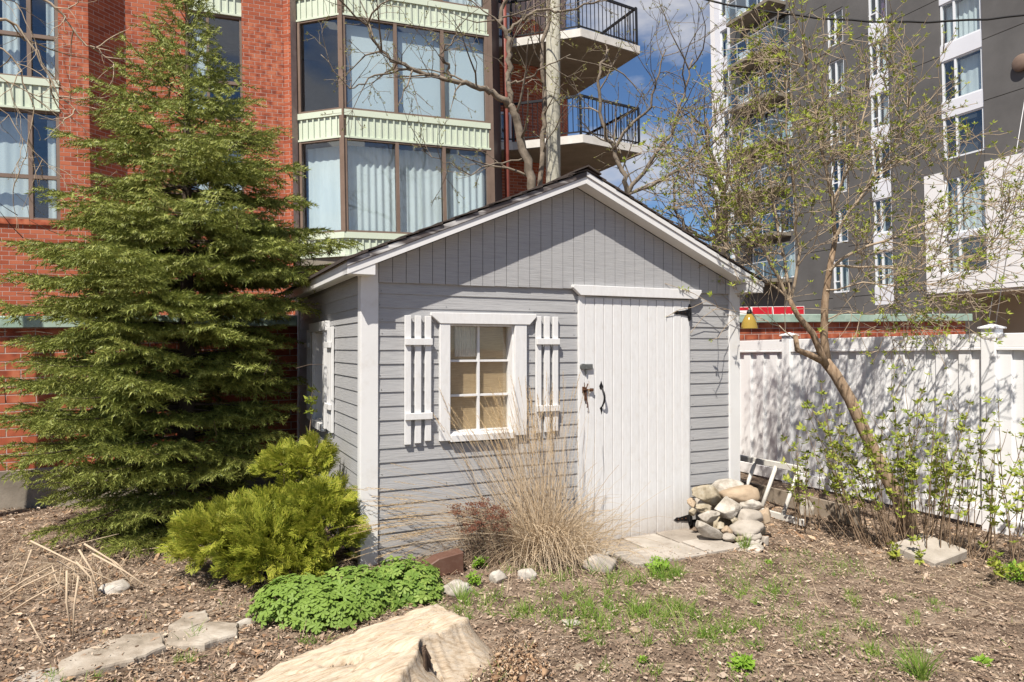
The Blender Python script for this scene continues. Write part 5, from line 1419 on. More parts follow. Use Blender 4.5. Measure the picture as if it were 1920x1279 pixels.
def make_dry_grass():
    r = random.Random(31)
    V, F = [], []; PT, PD = [], []
    for k in range(1450):                             # dense basal thatch, fanning out and down
        a = r.uniform(0, 6.28); q = abs(r.gauss(0, 0.12))
        b = Vector((math.cos(a) * q * 1.6 - abs(r.gauss(0, 0.10)) * (r.random() < 0.5), math.sin(a) * q * 0.8, r.uniform(0.0, 0.10)))
        out = Vector((math.cos(a) * 1.1, math.sin(a) * 0.7 - 0.25, 0)) * r.uniform(0.15, 1.0)
        L = r.choice((r.uniform(0.15, 0.45), r.uniform(0.25, 0.72)))
        blade(V, F, b, (out + Vector((0, 0, r.uniform(0.7, 1.7)))).normalized(), L, r.uniform(0.4, 2.2), r.uniform(0.0032, 0.006), r)
    for k in range(270):                              # upright culms
        a = r.uniform(0, 6.28); q = abs(r.gauss(0, 0.10))
        b = Vector((math.cos(a) * q * 1.3, math.sin(a) * q * 0.6 + 0.02, 0.02))
        lean = Vector((r.choice((r.gauss(0.0, 0.10), r.gauss(-0.38, 0.20))), r.gauss(0.05, 0.07), 1.0))
        pts, d = blade(V, F, b, lean.normalized(), r.uniform(0.75, 1.32), r.uniform(0.0, 0.14), 0.0034, r, 7)
        if r.random() < 0.34: PT.append(pts[-1]); PD.append(d)
    for k in range(75):                               # a bent sheaf reaching to the left
        b = Vector((r.gauss(-0.05, 0.06), r.gauss(-0.02, 0.05), 0.15))
        pts, d = blade(V, F, b, Vector((-1.0 + r.gauss(0, .10), r.gauss(-0.28, .06), 0.66 + r.gauss(0, 0.16))).normalized(), r.uniform(0.9, 1.35), r.uniform(0.45, 0.85), 0.0036, r, 8)
        if r.random() < 0.7: PT.append(pts[-1]); PD.append(d)
    for k in range(110):                              # front skirt falling on the stones
        b = Vector((r.gauss(0, 0.12), r.gauss(-0.06, 0.05), r.uniform(0.1, 0.3)))
        blade(V, F, b, Vector((r.gauss(0.12, .4), -0.8, 0.45 + r.gauss(0, .2))).normalized(), r.uniform(0.25, 0.55), r.uniform(0.7, 2.2), 0.0038, r)
    V = [Vector((v.x, v.y, max(v.z, 0.006))) for v in V]
    Vn = np.array([tuple(v) for v in V]); W = Vn + np.array(dg.location)
    lx, ly = shed_local(W)                             # keep stalks just in front of the boards
    push = np.clip(ly + 0.06, 0, None); n_out = np.array([math.sin(SHA), -math.cos(SHA), 0])
    Vn = Vn + push[:, None] * n_out
    tag(link('blades', np_mesh('blades', Vn, np.array(F), M['straw']), dg), kind='stuff')
    tv, tf = [], []; rv = random.Random(77)
    for k in range(26):                               # plume: short fuzzy bristles on a spike
        s = k / 26; a = k * 2.4; o = np.array([math.cos(a), math.sin(a), 0]); tn = np.array([-math.sin(a), math.cos(a), 0]); bb = np.array([0, 0, s * 0.17 - 0.10])
        L = 0.026 * (1 - 0.6 * abs(s - 0.4)); i = len(tv); tv += [bb + tn * 0.002, bb - tn * 0.002, bb + o * L * 0.45 + np.array([0, 0, L])]; tf.append((i, i + 1, i + 2))
    T = np.array([tuple(p) for p in PT]); D = np.array([tuple(d) for d in PD])
    lx, ly = shed_local(T + np.array(dg.location)); T = T + np.clip(ly + 0.07, 0, None)[:, None] * n_out
    Vp, Fp = scatter(np.array(tv), np.array(tf), frames(D, nrg.uniform(0, 6.28, len(T))), T, nrg.uniform(0.8, 1.25, len(T)))
    tag(link('plumes', np_mesh('plumes', Vp, Fp, M['plume']), dg), kind='stuff')
make_dry_grass()

# dried red sedum beside it
sd_ = empty('dried_sedum', (-0.22, 4.90, gz(-0.22, 4.90)))
tag(sd_, 'dried sedum with flat rust-red flower heads on dark stems by the grass', 'plant')
r = random.Random(41); V, F, hd_ = [], [], MB()
for k in range(150):
    a = r.uniform(0, 6.28); q = abs(r.gauss(0, 0.09)); b = Vector((math.cos(a) * q * 1.2, math.sin(a) * q * 0.7, 0))
    L = r.uniform(0.2, 0.46); pts, d = blade(V, F, b, Vector((r.gauss(-0.05, 0.38), r.gauss(-0.10, 0.14), 1)).normalized(), L, 0.05, 0.005, r, 5)
    if L > 0.30 and r.random() < 0.7:
        for j in range(26):
            c = pts[-1] + Vector((r.gauss(0, 0.022), r.gauss(0, 0.022), r.gauss(0, 0.005))); s = r.uniform(0.004, 0.008)
            hd_.add([c + Vector((s, 0, 0)), c + Vector((-s * .5, s, 0)), c + Vector((-s * .5, -s, 0)), c + Vector((0, 0, s * 1.3))], [(0, 1, 3), (1, 2, 3), (2, 0, 3), (0, 2, 1)])
link('stems', quads_mesh('stems', V, F, M['drystem']), sd_)
tag(hd_.build('flower_heads', M['sedum'], sd_), kind='stuff')

# ------------------------------------------------------------------ stump
stump = empty('tree_stump', (-0.62, 3.35, gz(-0.62, 3.35) - 0.03))
tag(stump, 'broad weathered pale tree stump with a dark crack lying in the foreground', 'stump')
def make_stump():
    # outline of the cut top (x, y, z) going round, traced at its real size
    O = [(-1.22, 3.20, 0.06), (-1.10, 3.36, 0.075), (-0.97, 3.52, 0.09), (-0.86, 3.63, 0.10), (-0.72, 3.74, 0.115), (-0.58, 3.84, 0.135), (-0.46, 3.92, 0.15), (-0.40, 3.90, 0.165), (-0.34, 3.74, 0.185), (-0.30, 3.66, 0.20), (-0.225, 3.57, 0.215),
         (-0.27, 3.47, 0.225), (-0.36, 3.36, 0.23), (-0.43, 3.27, 0.23), (-0.44, 3.10, 0.22), (-0.50, 2.95, 0.20), (-0.68, 2.84, 0.17), (-0.92, 2.86, 0.12), (-1.12, 2.98, 0.08)]
    O = [Vector(p) for p in O]; n0 = len(O); NA, NR = 228, 34
    def cat(t):
        i = int(t) % n0; f = t - int(t); a, b, c, d = O[i - 1], O[i], O[(i + 1) % n0], O[(i + 2) % n0]
        return 0.5 * ((2 * b) + (c - a) * f + (2 * a - 5 * b + 4 * c - d) * f * f + (3 * b - a - 3 * c + d) * f ** 3)
    ring = [cat(n0 * k / NA) for k in range(NA)]
    C = Vector((-0.70, 3.33, 0.15)); base = Vector(stump.location)
    V, F = [], []
    def dent(x, y):
        z = 0
        z -= 0.10 * math.exp(-(((x + 0.80) / 0.085) ** 2 + ((y - 3.24) / 0.035) ** 2) ** 2)           # rotten hole
        z -= 0.03 * math.exp(-(((x + 0.38) / 0.05) ** 2 + ((y - 3.80) / 0.05) ** 2))
        z += 0.012 * math.exp(-(((x + 1.15) / 0.06) ** 2 + ((y - 3.33) / 0.02) ** 2))
        return z
    for j in range(NR):
        s = j / (NR - 1)
        for k in range(NA):
            p = C.lerp(ring[k], s); q = (p.x * math.cos(0.5) + p.y * math.sin(0.5), -p.x * math.sin(0.5) + p.y * math.cos(0.5))
            z = p.z + 0.016 * mnoise.noise((q[0] * 5, q[1] * 14, 1.0)) + 0.009 * mnoise.noise((q[0] * 14, q[1] * 60, 2.0)) - 0.02 * max(0, 0.06 - abs(mnoise.noise((q[0] * 2.2, q[1] * 9, 6.0)))) / 0.06 + dent(p.x, p.y)
            if s > 0.9: z -= 0.012 * ((s - 0.9) / 0.1) ** 2
            V.append((p.x - base.x, p.y - base.y, z - base.z))
    for j in range(1, 15):
        s = j / 14
        for k in range(NA):
            p = ring[k]; o = Vector((p.x - C.x, p.y - C.y, 0)); tn = (ring[(k + 1) % NA] - ring[k - 1]); nrm = Vector((tn.y, -tn.x, 0)).normalized()
            if nrm.dot(o) < 0: nrm = -nrm
            fl = 0.015 * s + (0.20 if p.x > -0.45 else 0.06) * s ** 1.5 + 0.014 * mnoise.noise((k * 0.16, s * 0.7, 5.0)) * (0.3 + s) + 0.006 * mnoise.noise((k * 0.6, s * 1.2, 7.0))
            z = p.z * (1 - s) + (-0.06) * s
            ck = math.hypot(p.x + 0.432, (p.y - 3.25))
            if ck < 0.035: fl -= 0.05 * (1 - ck / 0.035)
            V.append((p.x + nrm.x * fl - base.x, p.y + nrm.y * fl - base.y, z - 0.012 * (1 - s) - base.z))
    tot = NR + 14
    for j in range(tot - 1):
        for k in range(NA):
            k2 = (k + 1) % NA; F.append((j * NA + k, j * NA + k2, (j + 1) * NA + k2, (j + 1) * NA + k))
    me = np_mesh('stump_body', np.array(V), np.array(F)[:, ::-1], M['wood'], True)
    link('stump_body', me, stump)
    ck = MB()
    rr = random.Random(2)
    for k in range(9):
        y = 3.16 + 0.018 * k; ck.tube([Vector((-0.412 + rr.gauss(0, .006), y, 0.215 - 0.004 * k)) - base, Vector((-0.395 + rr.gauss(0, .006), y + 0.004, 0.13)) - base, Vector((-0.375, y + 0.01, 0.03)) - base], [0.006, 0.011, 0.007], 5)
    ck.build('dark_crack', M['crack'], stump)
    hl = MB()
    for k in range(30):
        x, y = -0.80 + rr.gauss(0, 0.040), 3.24 + rr.gauss(0, 0.014)
        hl.tube([Vector((x, y, 0.055)) - base, Vector((x + rr.gauss(0, .004), y, 0.10 + rr.gauss(0, 0.008))) - base], [0.005, 0.002], 4)
    hl.build('rotten_wood', M['crack'], stump)
make_stump()

# ------------------------------------------------------------------ stones
def ico(sub):
    import bmesh
    bm = bmesh.new(); bmesh.ops.create_icosphere(bm, subdivisions=sub, radius=1.0)
    V = [v.co.copy() for v in bm.verts]; F = [tuple(v.index for v in f.verts) for f in bm.faces]; bm.free(); return V, F
ICO = ico(4)
def rock(name, c, s, seed, mat, rot=(0, 0, 0), rough=0.20, blocky=0.0, parent=None):
    r = random.Random(seed); V = []
    off = Vector((r.uniform(0, 50), r.uniform(0, 50), r.uniform(0, 50)))
    planes = [(Vector((r.gauss(0, 1), r.gauss(0, 1), r.gauss(0, 1))).normalized(), r.uniform(0.55, 0.85)) for _ in range(13)]
    for v in ICO[0]:
        k = 1 + rough * mnoise.noise(v * 1.3 + off) + rough * 0.45 * mnoise.noise(v * 3.1 + off) + rough * 0.16 * mnoise.noise(v * 8 + off)
        p = v * k
        if blocky:
            for n, d in planes:
                e = p.dot(n) - d
                if e > 0: p = p - n * e * blocky
        V.append((p.x * s[0], p.y * s[1], p.z * s[2]))
    me = np_mesh(name, np.array(V), np.array(ICO[1]), M[mat], True)
    return link(name, me, parent, c, rot)
S_ = 5.053
PILE = [  # centre x, y, width, height in the enlarged photo, material, blocky, look
    (740, 235, 310, 175, 'stoneC', 0.3, 'big mossy brown stone on top of the pile, beside the door'), (1060, 240, 325, 170, 'stoneB', 0.1, 'big smooth tan stone on top of the pile'),
    (945, 145, 330, 95, 'stoneA', 0.6, 'flat white stone at the back on top of the pile'), (595, 325, 75, 90, 'stoneB', 0.3, 'small tan stone wedged against the door frame'),
    (710, 355, 195, 80, 'stoneC', 0.5, 'flat mossy stone under the big mossy one in the pile'), (920, 385, 235, 195, 'stoneA', 0.7, 'whitish angular stone in the middle of the pile'),
    (1135, 335, 215, 115, 'stoneA', 0.8, 'white wedge-shaped stone under the big tan one'), (1125, 450, 220, 155, 'stoneD', 0.0, 'smooth round grey boulder in the pile'),
    (1285, 440, 110, 150, 'stoneB', 0.4, 'upright brown stone at the outer side of the pile'), (760, 440, 185, 105, 'stoneA', 0.6, 'rough grey stone above the leaning slab'),
    (600, 400, 75, 65, 'stoneC', 0.3, 'small brown stone tucked low beside the door frame'), (735, 565, 330, 110, 'stoneA', 0.8, 'long grey slab leaning down along the pile'),
    (860, 525, 95, 65, 'stoneC', 0.4, 'small stone wedged behind the leaning slab'), (925, 575, 120, 85, 'stoneB', 0.4, 'tan cobble beside the leaning slab'),
    (1115, 555, 305, 125, 'stoneD', 0.0, 'long smooth tan-grey stone in the lower pile'), (1155, 625, 165, 90, 'stoneD', 0.0, 'smooth oval stone under the long tan-grey one'),
    (945, 640, 120, 65, 'stoneD', 0.1, 'flat grey cobble low in the pile'), (1050, 655, 95, 60, 'stoneC', 0.4, 'small yellowish stone low in the pile'),
    (1075, 735, 350, 115, 'stoneA', 0.7, 'wide pale base slab of the stone pile'), (1280, 670, 75, 105, 'stoneD', 0.3, 'narrow upright grey stone at the pile foot'),
    (1000, 490, 85, 75, 'stoneC', 0.4, 'small dark stone between the white stone and the boulder'), (1210, 690, 95, 55, 'stoneA', 0.5, 'small pale stone on the base slab')]
for k, (cx, cy, w, h, mt, bl, lab) in enumerate(PILE):
    X, Yp = 1180 + cx / S_, 880 + cy / S_
    up = (780 - cy) / 640.0                            # 0 at the foot .. 1 at the top
    Yd = 5.42 + 0.50 * up + (0.10 if 'back' in lab else 0) + 0.10 * (1 - min(1, (cx - 560) / 300)) * 0
    p = at(X, Yp, Yd); sx, sz = w / S_ / FPX * Yd / 2 * 1.08, h / S_ / FPX * Yd / 2 * 1.10
    rot = (0, 0.0, r.uniform(-0.3, 0.3) + 0.35)
    if 'leaning' in lab and 'slab' in lab and 'long' in lab: rot = (0, R(34), 0.35)
    sy = max(sx * 0.85, sz)
    if k in (0, 1, 2, 5): sy = max(sy, 0.12)
    tag(rock('stone', p, (sx * 1.14, sy, sz * 1.10), 300 + k, mt, (rot[0] + r.uniform(-.12, .12), rot[1] + r.uniform(-.12, .12), rot[2]), 0.24 if bl < 0.2 else 0.36, 0.35 if bl < 0.2 else 0.95), lab, 'stone', 'stones of the pile by the door')
for k, (cx, cy, Yd, s, mt) in enumerate(((1350, 985, 5.95, (0.20, 0.14, 0.17), 'stoneC'), (1385, 960, 6.0, (0.17, 0.14, 0.14), 'stoneB'), (1330, 945, 6.02, (0.15, 0.08, 0.10), 'stoneD'), (1408, 995, 5.85, (0.12, 0.13, 0.12), 'stoneC'))):
    p = at(cx, cy, Yd)
    tag(rock('stone', p, s, 350 + k, mt, (0, 0, 0.3), 0.2, 0.3), ['shaded brown stone deep in the gaps behind the leaning slab', 'shaded tan stone behind the round grey boulder', 'shaded grey stone behind the whitish angular stone', 'shaded stone behind the upright brown stone of the pile'][k], 'stone', 'stones of the pile by the door')
for k, (x, y, s, mt, rz, lab) in enumerate((
    (935, 1106, (0.085, 0.06, 0.05), 'stoneA', 0.5, 'rounded grey border stone in front of the dry grass'), (992, 1102, (0.075, 0.06, 0.055), 'stoneA', 0.1, 'cleft grey border stone touching the dry grass'),
    (850, 1124, (0.12, 0.08, 0.045), 'stoneA', 0.3, 'flat grey stone touching the back of the stump'), (1122, 1078, (0.13, 0.11, 0.085), 'stoneD', 0.2, 'lumpy grey rock at the right foot of the dry grass'),
    (1135, 1050, (0.06, 0.05, 0.05), 'stoneA', 0.8, 'small pale rock on the lumpy grey one'), (1070, 1180, (0.06, 0.045, 0.02), 'stoneA', 0.0, 'small flat white stone among the grass'),
    (215, 1112, (0.10, 0.07, 0.05), 'stoneA', 0.4, 'whitish stone under the dry sticks'), (1190, 1190, (0.045, 0.03, 0.018), 'stoneB', 0.0, 'small yellowish stone lying in the grass'),
    (1510, 955, (0.11, 0.07, 0.13), 'stoneA', 0.1, 'white block standing behind the ladder rungs'), (465, 1170, (0.06, 0.045, 0.025), 'stoneA', 0.0, 'little grey stone beside the flat slabs'),
    (1085, 1260, (0.03, 0.03, 0.02), 'stoneC', 0.0, 'tiny pebble on the bare soil'), (1740, 1215, (0.02, 0.02, 0.014), 'stoneA', 0.0, 'white pebble near the grass tuft'))):
    p = gp(x, y, 0.0); p.z = gz(p.x, p.y) + s[2] * 0.35
    tag(rock('stone', p, s, 400 + k, mt, (0.1, 0.05, rz), 0.36, 0.9), lab, 'stone', 'loose garden stones')
def flag(name, px, th, seed, mat, lab, dz=0.03, group='flat stones of the path'):
    """flat stone from its outline on the ground, with its own thickness"""
    r = random.Random(seed); pts = [gp(x, y, 0.02) for x, y in px]; c = sum(pts, Vector()) / len(pts); c.z = gz(c.x, c.y)
    n = len(pts); out = []
    for a, b in zip(pts, pts[1:] + pts[:1]):
        for j in range(5): q = a.lerp(b, j / 5); out.append(Vector((q.x - c.x + r.gauss(0, 0.006), q.y - c.y + r.gauss(0, 0.006), 0)))
    m = len(out); V, F = [], []
    rings = [(1.03, -0.06), (1.015, dz - 0.010), (0.985, dz), (0.9, dz + 0.002), (0.75, dz + 0.003), (0.6, dz + 0.003), (0.4, dz + 0.003), (0.2, dz + 0.003)]
    for s, z in rings:
        for q in out: V.append((q.x * s, q.y * s, z + (0.007 * mnoise.noise((q.x * s * 8, q.y * s * 8, seed)) + 0.005 * mnoise.noise((q.x * s * 22, q.y * s * 22, seed)) if z > 0 else 0)))
    for j in range(len(rings) - 1):
        for k in range(m): k2 = (k + 1) % m; F.append((j * m + k, j * m + k2, (j + 1) * m + k2, (j + 1) * m + k))
    b = len(V); V.append((0, 0, dz + 0.003)); F += [((len(rings) - 1) * m + k, (len(rings) - 1) * m + (k + 1) % m, b) for k in range(m)]
    mb = MB().add(V, [f if True else f for f in F])
    tag(mb.build(name, M[mat], loc=c), lab, 'stone', group)
flag('flat_stone', [(112, 1245), (205, 1205), (300, 1190), (312, 1215), (250, 1240), (120, 1272)], 0.05, 1, 'flagstone', 'long tan flagstone, lowest of the path before the mulch')
flag('flat_stone', [(232, 1192), (318, 1186), (308, 1212), (228, 1212)], 0.05, 2, 'flagstone', 'grey flagstone behind the long tan one', 0.025)
flag('flat_stone', [(312, 1208), (318, 1185), (368, 1165), (452, 1168), (444, 1190), (390, 1208)], 0.06, 3, 'flagstone', 'layered pale flagstone with broken edge', 0.03)
flag('flat_stone', [(318, 1180), (352, 1152), (388, 1150), (398, 1166), (340, 1186)], 0.05, 4, 'flagstone', 'small pale flagstone behind the layered one', 0.03)
flag('flat_stone', [(20, 1279), (60, 1256), (112, 1250), (116, 1279), (60, 1300)], 0.05, 5, 'stoneD', 'greenish grey flagstone at the end of the path', 0.015)

# pavers before the door (in the shed's own directions)
for i in range(3):
    for j in range(2):
        lx, ly = 1.80 + i * 0.335, -0.06 - j * 0.335
        c, s = math.cos(SHA), math.sin(SHA)
        wx, wy = -1.044 + lx * c - ly * s, 4.827 + lx * s + ly * c
        z0 = max(gz(wx + 0.1, wy), -0.01) + 0.012
        o = MB().box(0.008, 0.327, -0.327, -0.008, -0.05, 0.018 + 0.004 * ((i + j) % 2)).build('paving_slab', M['paver' if (i * 2 + j * 3) % 4 else 'paver2'], bevel=0.006, loc=(wx, wy, z0), rot=(R(0.6 * (i - 1)), R(-0.5 * j), SHA + 0.01 * (i - j)))
        tag(o, ['square concrete paver touching the door', 'square concrete paver in the outer row before the door'][j] + [' on the grass side', ' in the middle', ' on the stone pile side'][i], 'paver', 'pavers before the shed door')
# concrete slab by the fence
o = MB().box(-0.22, 0.22, -0.18, 0.18, -0.04, 0.04).build('concrete_slab', M['paver'], bevel=0.008, loc=(*gp(1738, 1040, -0.06).xy, gz(3.3, 5.2) + 0.06), rot=(R(9), R(-5), R(28)))
tag(o, 'loose concrete slab tilted against the fence foot under the shoots', 'slab')

# brown box at the wall
o = MB().prism([(-0.13, 0.0), (0.13, 0.0), (0.13, 0.15), (-0.05, 0.125), (-0.13, 0.085)], -0.05, 0.07, 'y').build('brown_box', M['brownbox'], bevel=0.006, loc=(*gp(832, 1078, 0.05).xy, gz(-0.4, 4.85) - 0.01), rot=(0, 0, SHA))
tag(o, 'brown painted metal box half hidden by the sedum at the wall', 'box')

# amber glass bell under the right eave
bell = empty('glass_bell', at(1405, 616, 6.1))
tag(bell, 'amber glass bell lantern hanging under the right eave of the shed', 'lantern')
MB().lathe([(0.073, 0.0), (0.070, 0.02), (0.060, 0.06), (0.042, 0.10), (0.024, 0.125), (0.016, 0.13), (0.022, 0.122), (0.039, 0.098), (0.056, 0.06), (0.066, 0.02), (0.070, 0.0), (0.073, 0.0)], 22).build('bell_glass', M['amber'], bell, smooth=True)
MB().lathe([(0.0, 0.12), (0.02, 0.128), (0.024, 0.14), (0.012, 0.165), (0.0, 0.17)], 12).build('bell_cap', M['iron'], bell, smooth=True)
MB().lathe([(0.0, 0.005), (0.02, 0.012), (0.024, 0.03), (0.014, 0.06), (0.0, 0.07)], 12).build('bell_core', M['ember'], bell, smooth=True)
MB().tube([(0, 0, 0.165), (-0.004, 0.0, 0.30), (0.0, 0.0, 0.42)], 0.003, 5).build('hanger', M['iron'], bell)

# old ladder on its side against the fence
lad = empty('ladder', (2.36, 7.05, gz(2.36, 7.05)), FA)
tag(lad, 'old white wooden ladder lying on its side against the fence behind the stones', 'ladder')
MB().bar((-1.2, 0.10, 0.46), (0.62, 0.16, 0.46), 0.035, 0.06).build('side_rail', M['ladder'], lad, bevel=0.004)
MB().bar((-1.2, -0.10, 0.03), (0.85, -0.08, 0.03), 0.035, 0.06).build('side_rail', M['ladder'], lad, bevel=0.004)
for k in range(7):
    x = -1.05 + k * 0.27; MB().tube([(x + 0.03, -0.085, 0.05), (x, 0.10 + 0.03 * (x + 1.2), 0.44)], 0.020, 8).build('rung', M['ladder'], lad, smooth=True)
o = MB().box(-1.6, 1.1, -0.02, 0.02, 0.0, 0.17).build('grey_board', M['oldwood'], loc=(2.72, 7.35, gz(2.7, 7.3) - 0.02), rot=(0, 0, FA)); tag(o, 'grey weathered board standing on edge along the fence foot', 'board')

# ------------------------------------------------------------------ ground cover
def in_view(n, y0, y1, spread=0.80):
    y = y0 + (y1 - y0) * nrg.random(n) ** 1.35; x = nrg.uniform(-1, 1, n) * (y * spread + 0.15)
    return x, y
def litter(name, K, size, mat, label, xf=None, curl=0.35, flat=0.35):
    x, y = in_view(K, 2.7, 8.2)
    if xf is not None: ok = xf(x, y); x, y = x[ok], y[ok]
    P = np.stack([x, y, gz_np(x, y)], 1)
    P[:, 2] = 1.0
    ok = outside_shed(P, -0.01) & before_wall(P, 0.02); x, y = x[ok], y[ok]; K = len(x)
    z = gz_np(x, y) + np.abs(nrg.normal(0, 0.010, K)) + 0.006
    for i in range(K):
        z[i] += 0.018 * mnoise.noise((x[i] * 3.1, y[i] * 3.1, 0.3)) + 0.010 * mnoise.noise((x[i] * 9, y[i] * 9, 4.3))
    T = np.stack([x, y, z], 1); N = nrg.normal(0, flat, (K, 3)); N[:, 2] = 1
    parts = []; Mx = frames(N, nrg.uniform(0, 6.28, K)); idx = nrg.integers(0, 4, K); sz = size * np.exp(nrg.normal(0, 0.42, K))
    for v in range(4):
        rv = random.Random(v + 500); a = rv.uniform(0.16, 0.5)
        tv = np.array([[-1, 0, 0], [-0.2, -a, curl * rv.random()], [1, 0.1, curl * rv.random()], [0.1, a * 0.9, -curl * 0.3]]); s = idx == v
        parts.append(scatter(tv, np.array([[0, 1, 2], [0, 2, 3]]), Mx[s], T[s], sz[s]))
    V, F = join(parts)
    tag(link(name, np_mesh(name, V, F, M[mat])), label, 'litter', kind='stuff')
litter('leaf_litter', 135000, 0.0080, 'litter', 'dry brown leaf litter covering the yard')
litter('mulch_chips', 30000, 0.0135, 'chips', 'tan wood mulch chips over the left bed', lambda x, y: (x < -0.55 + 0.25 * np.sin(y * 3)) | ((y > 5.3) & (x > 1.6)), 0.3, 0.4)

def grass_patch(V, F, cx, cy, n, rad, h, r, spread=0.5):
    for k in range(n):
        a = r.uniform(0, 6.28); q = rad * math.sqrt(r.random()); x, y = cx + q * math.cos(a), cy + q * math.sin(a)
        p = Vector((x, y, gz(x, y) - 0.005)); d = Vector((r.gauss(0, spread), r.gauss(0, spread), 1)).normalized()
        blade(V, F, p, d, h * r.uniform(0.5, 1.2), r.uniform(0.1, 0.9), r.uniform(0.0028, 0.0045), r, 4)
gr = random.Random(61); V, F = [], []
for (x, y, n, rad, h) in ((1180, 1090, 330, 0.16, 0.10), (1235, 1085, 260, 0.10, 0.12), (1300, 1165, 420, 0.15, 0.10), (1270, 1200, 260, 0.14, 0.09), (1360, 1190, 260, 0.12, 0.09), (1230, 1150, 330, 0.15, 0.10), (1370, 1110, 160, 0.13, 0.07), (1420, 1105, 160, 0.11, 0.07),
                          (1040, 1150, 330, 0.14, 0.09), (1070, 1120, 220, 0.12, 0.09), (1150, 1160, 300, 0.11, 0.10), (1100, 1195, 180, 0.10, 0.09), (1480, 1130, 90, 0.06, 0.06), (1450, 1165, 150, 0.08, 0.08), (1510, 1170, 180, 0.08, 0.06), (1515, 1200, 100, 0.09, 0.05),
                          (1690, 1132, 300, 0.17, 0.06), (1600, 1165, 110, 0.07, 0.06), (1780, 1135, 60, 0.10, 0.05), (1660, 1215, 110, 0.07, 0.08), (1590, 1125, 60, 0.12, 0.05), (930, 1160, 180, 0.09, 0.10), (905, 1140, 120, 0.06, 0.09), (680, 1160, 110, 0.05, 0.12), (600, 1195, 70, 0.05, 0.08),
                          (360, 1195, 60, 0.03, 0.09), (330, 1245, 50, 0.05, 0.06), (200, 1260, 60, 0.06, 0.07), (100, 1275, 50, 0.05, 0.08), (840, 1155, 90, 0.05, 0.10), (1160, 1250, 70, 0.06, 0.06), (1750, 1110, 60, 0.12, 0.05)):
    p = gp(x, y); 
    for j in range(max(1, int(n / 22))):
        a_, q_ = gr.uniform(0, 6.28), rad * 1.55 * math.sqrt(gr.random())
        grass_patch(V, F, p.x + q_ * math.cos(a_) * 1.3, p.y + q_ * math.sin(a_), gr.randint(5, 26), gr.uniform(0.012, 0.05), h * gr.uniform(0.55, 1.25), gr)
for k in range(5200):
    y = gr.uniform(3.2, 5.4); x = gr.uniform(-0.1, 2.6) if gr.random() < 0.8 else gr.uniform(-2.3, 3.6)
    if mnoise.noise((x * 1.5, y * 1.5, 9)) + 0.5 * mnoise.noise((x * 5, y * 5, 3)) > 0.08: grass_patch(V, F, x, y, 1, 0.02, 0.06, gr)
Vn = np.array([tuple(v) for v in V]); 
tag(link('grass', np_mesh('grass', Vn, np.array(F), M['grass'])), 'sparse young green grass in the bare yard soil', 'grass', kind='stuff')
for k, (x, y, n, rad, h, lab) in enumerate(((1722, 1262, 110, 0.035, 0.17, 'tall green grass tuft on the bare soil at right'), (1395, 1035, 70, 0.03, 0.13, 'fine green grass tuft growing at the stone pile foot'), (868, 1140, 60, 0.035, 0.13, 'grass tuft sprouting behind the stump beside a flat stone'), (1225, 1265, 30, 0.03, 0.06, 'short grass tuft near the round weed'))):
    V, F = [], []; p = gp(x, y); grass_patch(V, F, 0, 0, n, rad, h, gr, 0.36)
    off = gz(0, 0); V = [Vector((v.x, v.y, v.z - off)) for v in V]
    o = link('grass_tuft', quads_mesh('grass_tuft', V, F, M['grass']), loc=(p.x, p.y, gz(p.x, p.y))); tag(o, lab, 'grass tuft', 'single grass tufts')
for k, (x, y, n, rad, s, lab) in enumerate(((1388, 1255, 46, 0.05, 0.9, 'round bright green weed on the bare soil'), (1205, 1248, 14, 0.02, 0.6, 'tiny green weed seedling in the bare soil'), (1836, 1236, 9, 0.02, 1.5, 'broad-leaved weed rosette near the tall grass tuft'), (1235, 1082, 70, 0.08, 0.9, 'leafy green weed clump at the corner of the pavers'),
                                            (890, 1112, 34, 0.05, 0.8, 'yellow-green weed beside the border stones'), (900, 1080, 40, 0.05, 1.0, 'dark green leafy plant under the sedum'), (1415, 1000, 12, 0.03, 0.8, 'small light green weed beside the stone pile'), (12, 940, 150, 0.16, 1.7, 'dark green leafy bush before the brick wall'),
                                            (1905, 1060, 60, 0.09, 1.2, 'leafy green weed at the fence foot'), (1440, 1060, 10, 0.03, 0.7, 'low seedling on the brown litter'))):
    p = gp(x, y); rr = random.Random(600 + k); T, D = [], []
    for j in range(n):
        a = rr.uniform(0, 6.28); q = rad * math.sqrt(rr.random()); T.append((q * math.cos(a), q * math.sin(a), 0.01 + rr.random() * rad * (1.1 if n > 12 else 0.2))); D.append((rr.gauss(0, .5), rr.gauss(0, .5) - 0.2, 1))
    V, F = clusters(T, D, [leaf_cluster(m, 0.032, 0.017, 0.35, random.Random(700 + m)) for m in (4, 5, 6)], 0.8 * s, 1.2 * s)
    o = link('weed_plant', np_mesh('weed_plant', V, F, M['weed']), loc=(p.x, p.y, gz(p.x, p.y))); tag(o, lab, 'weed', 'weeds and small plants')

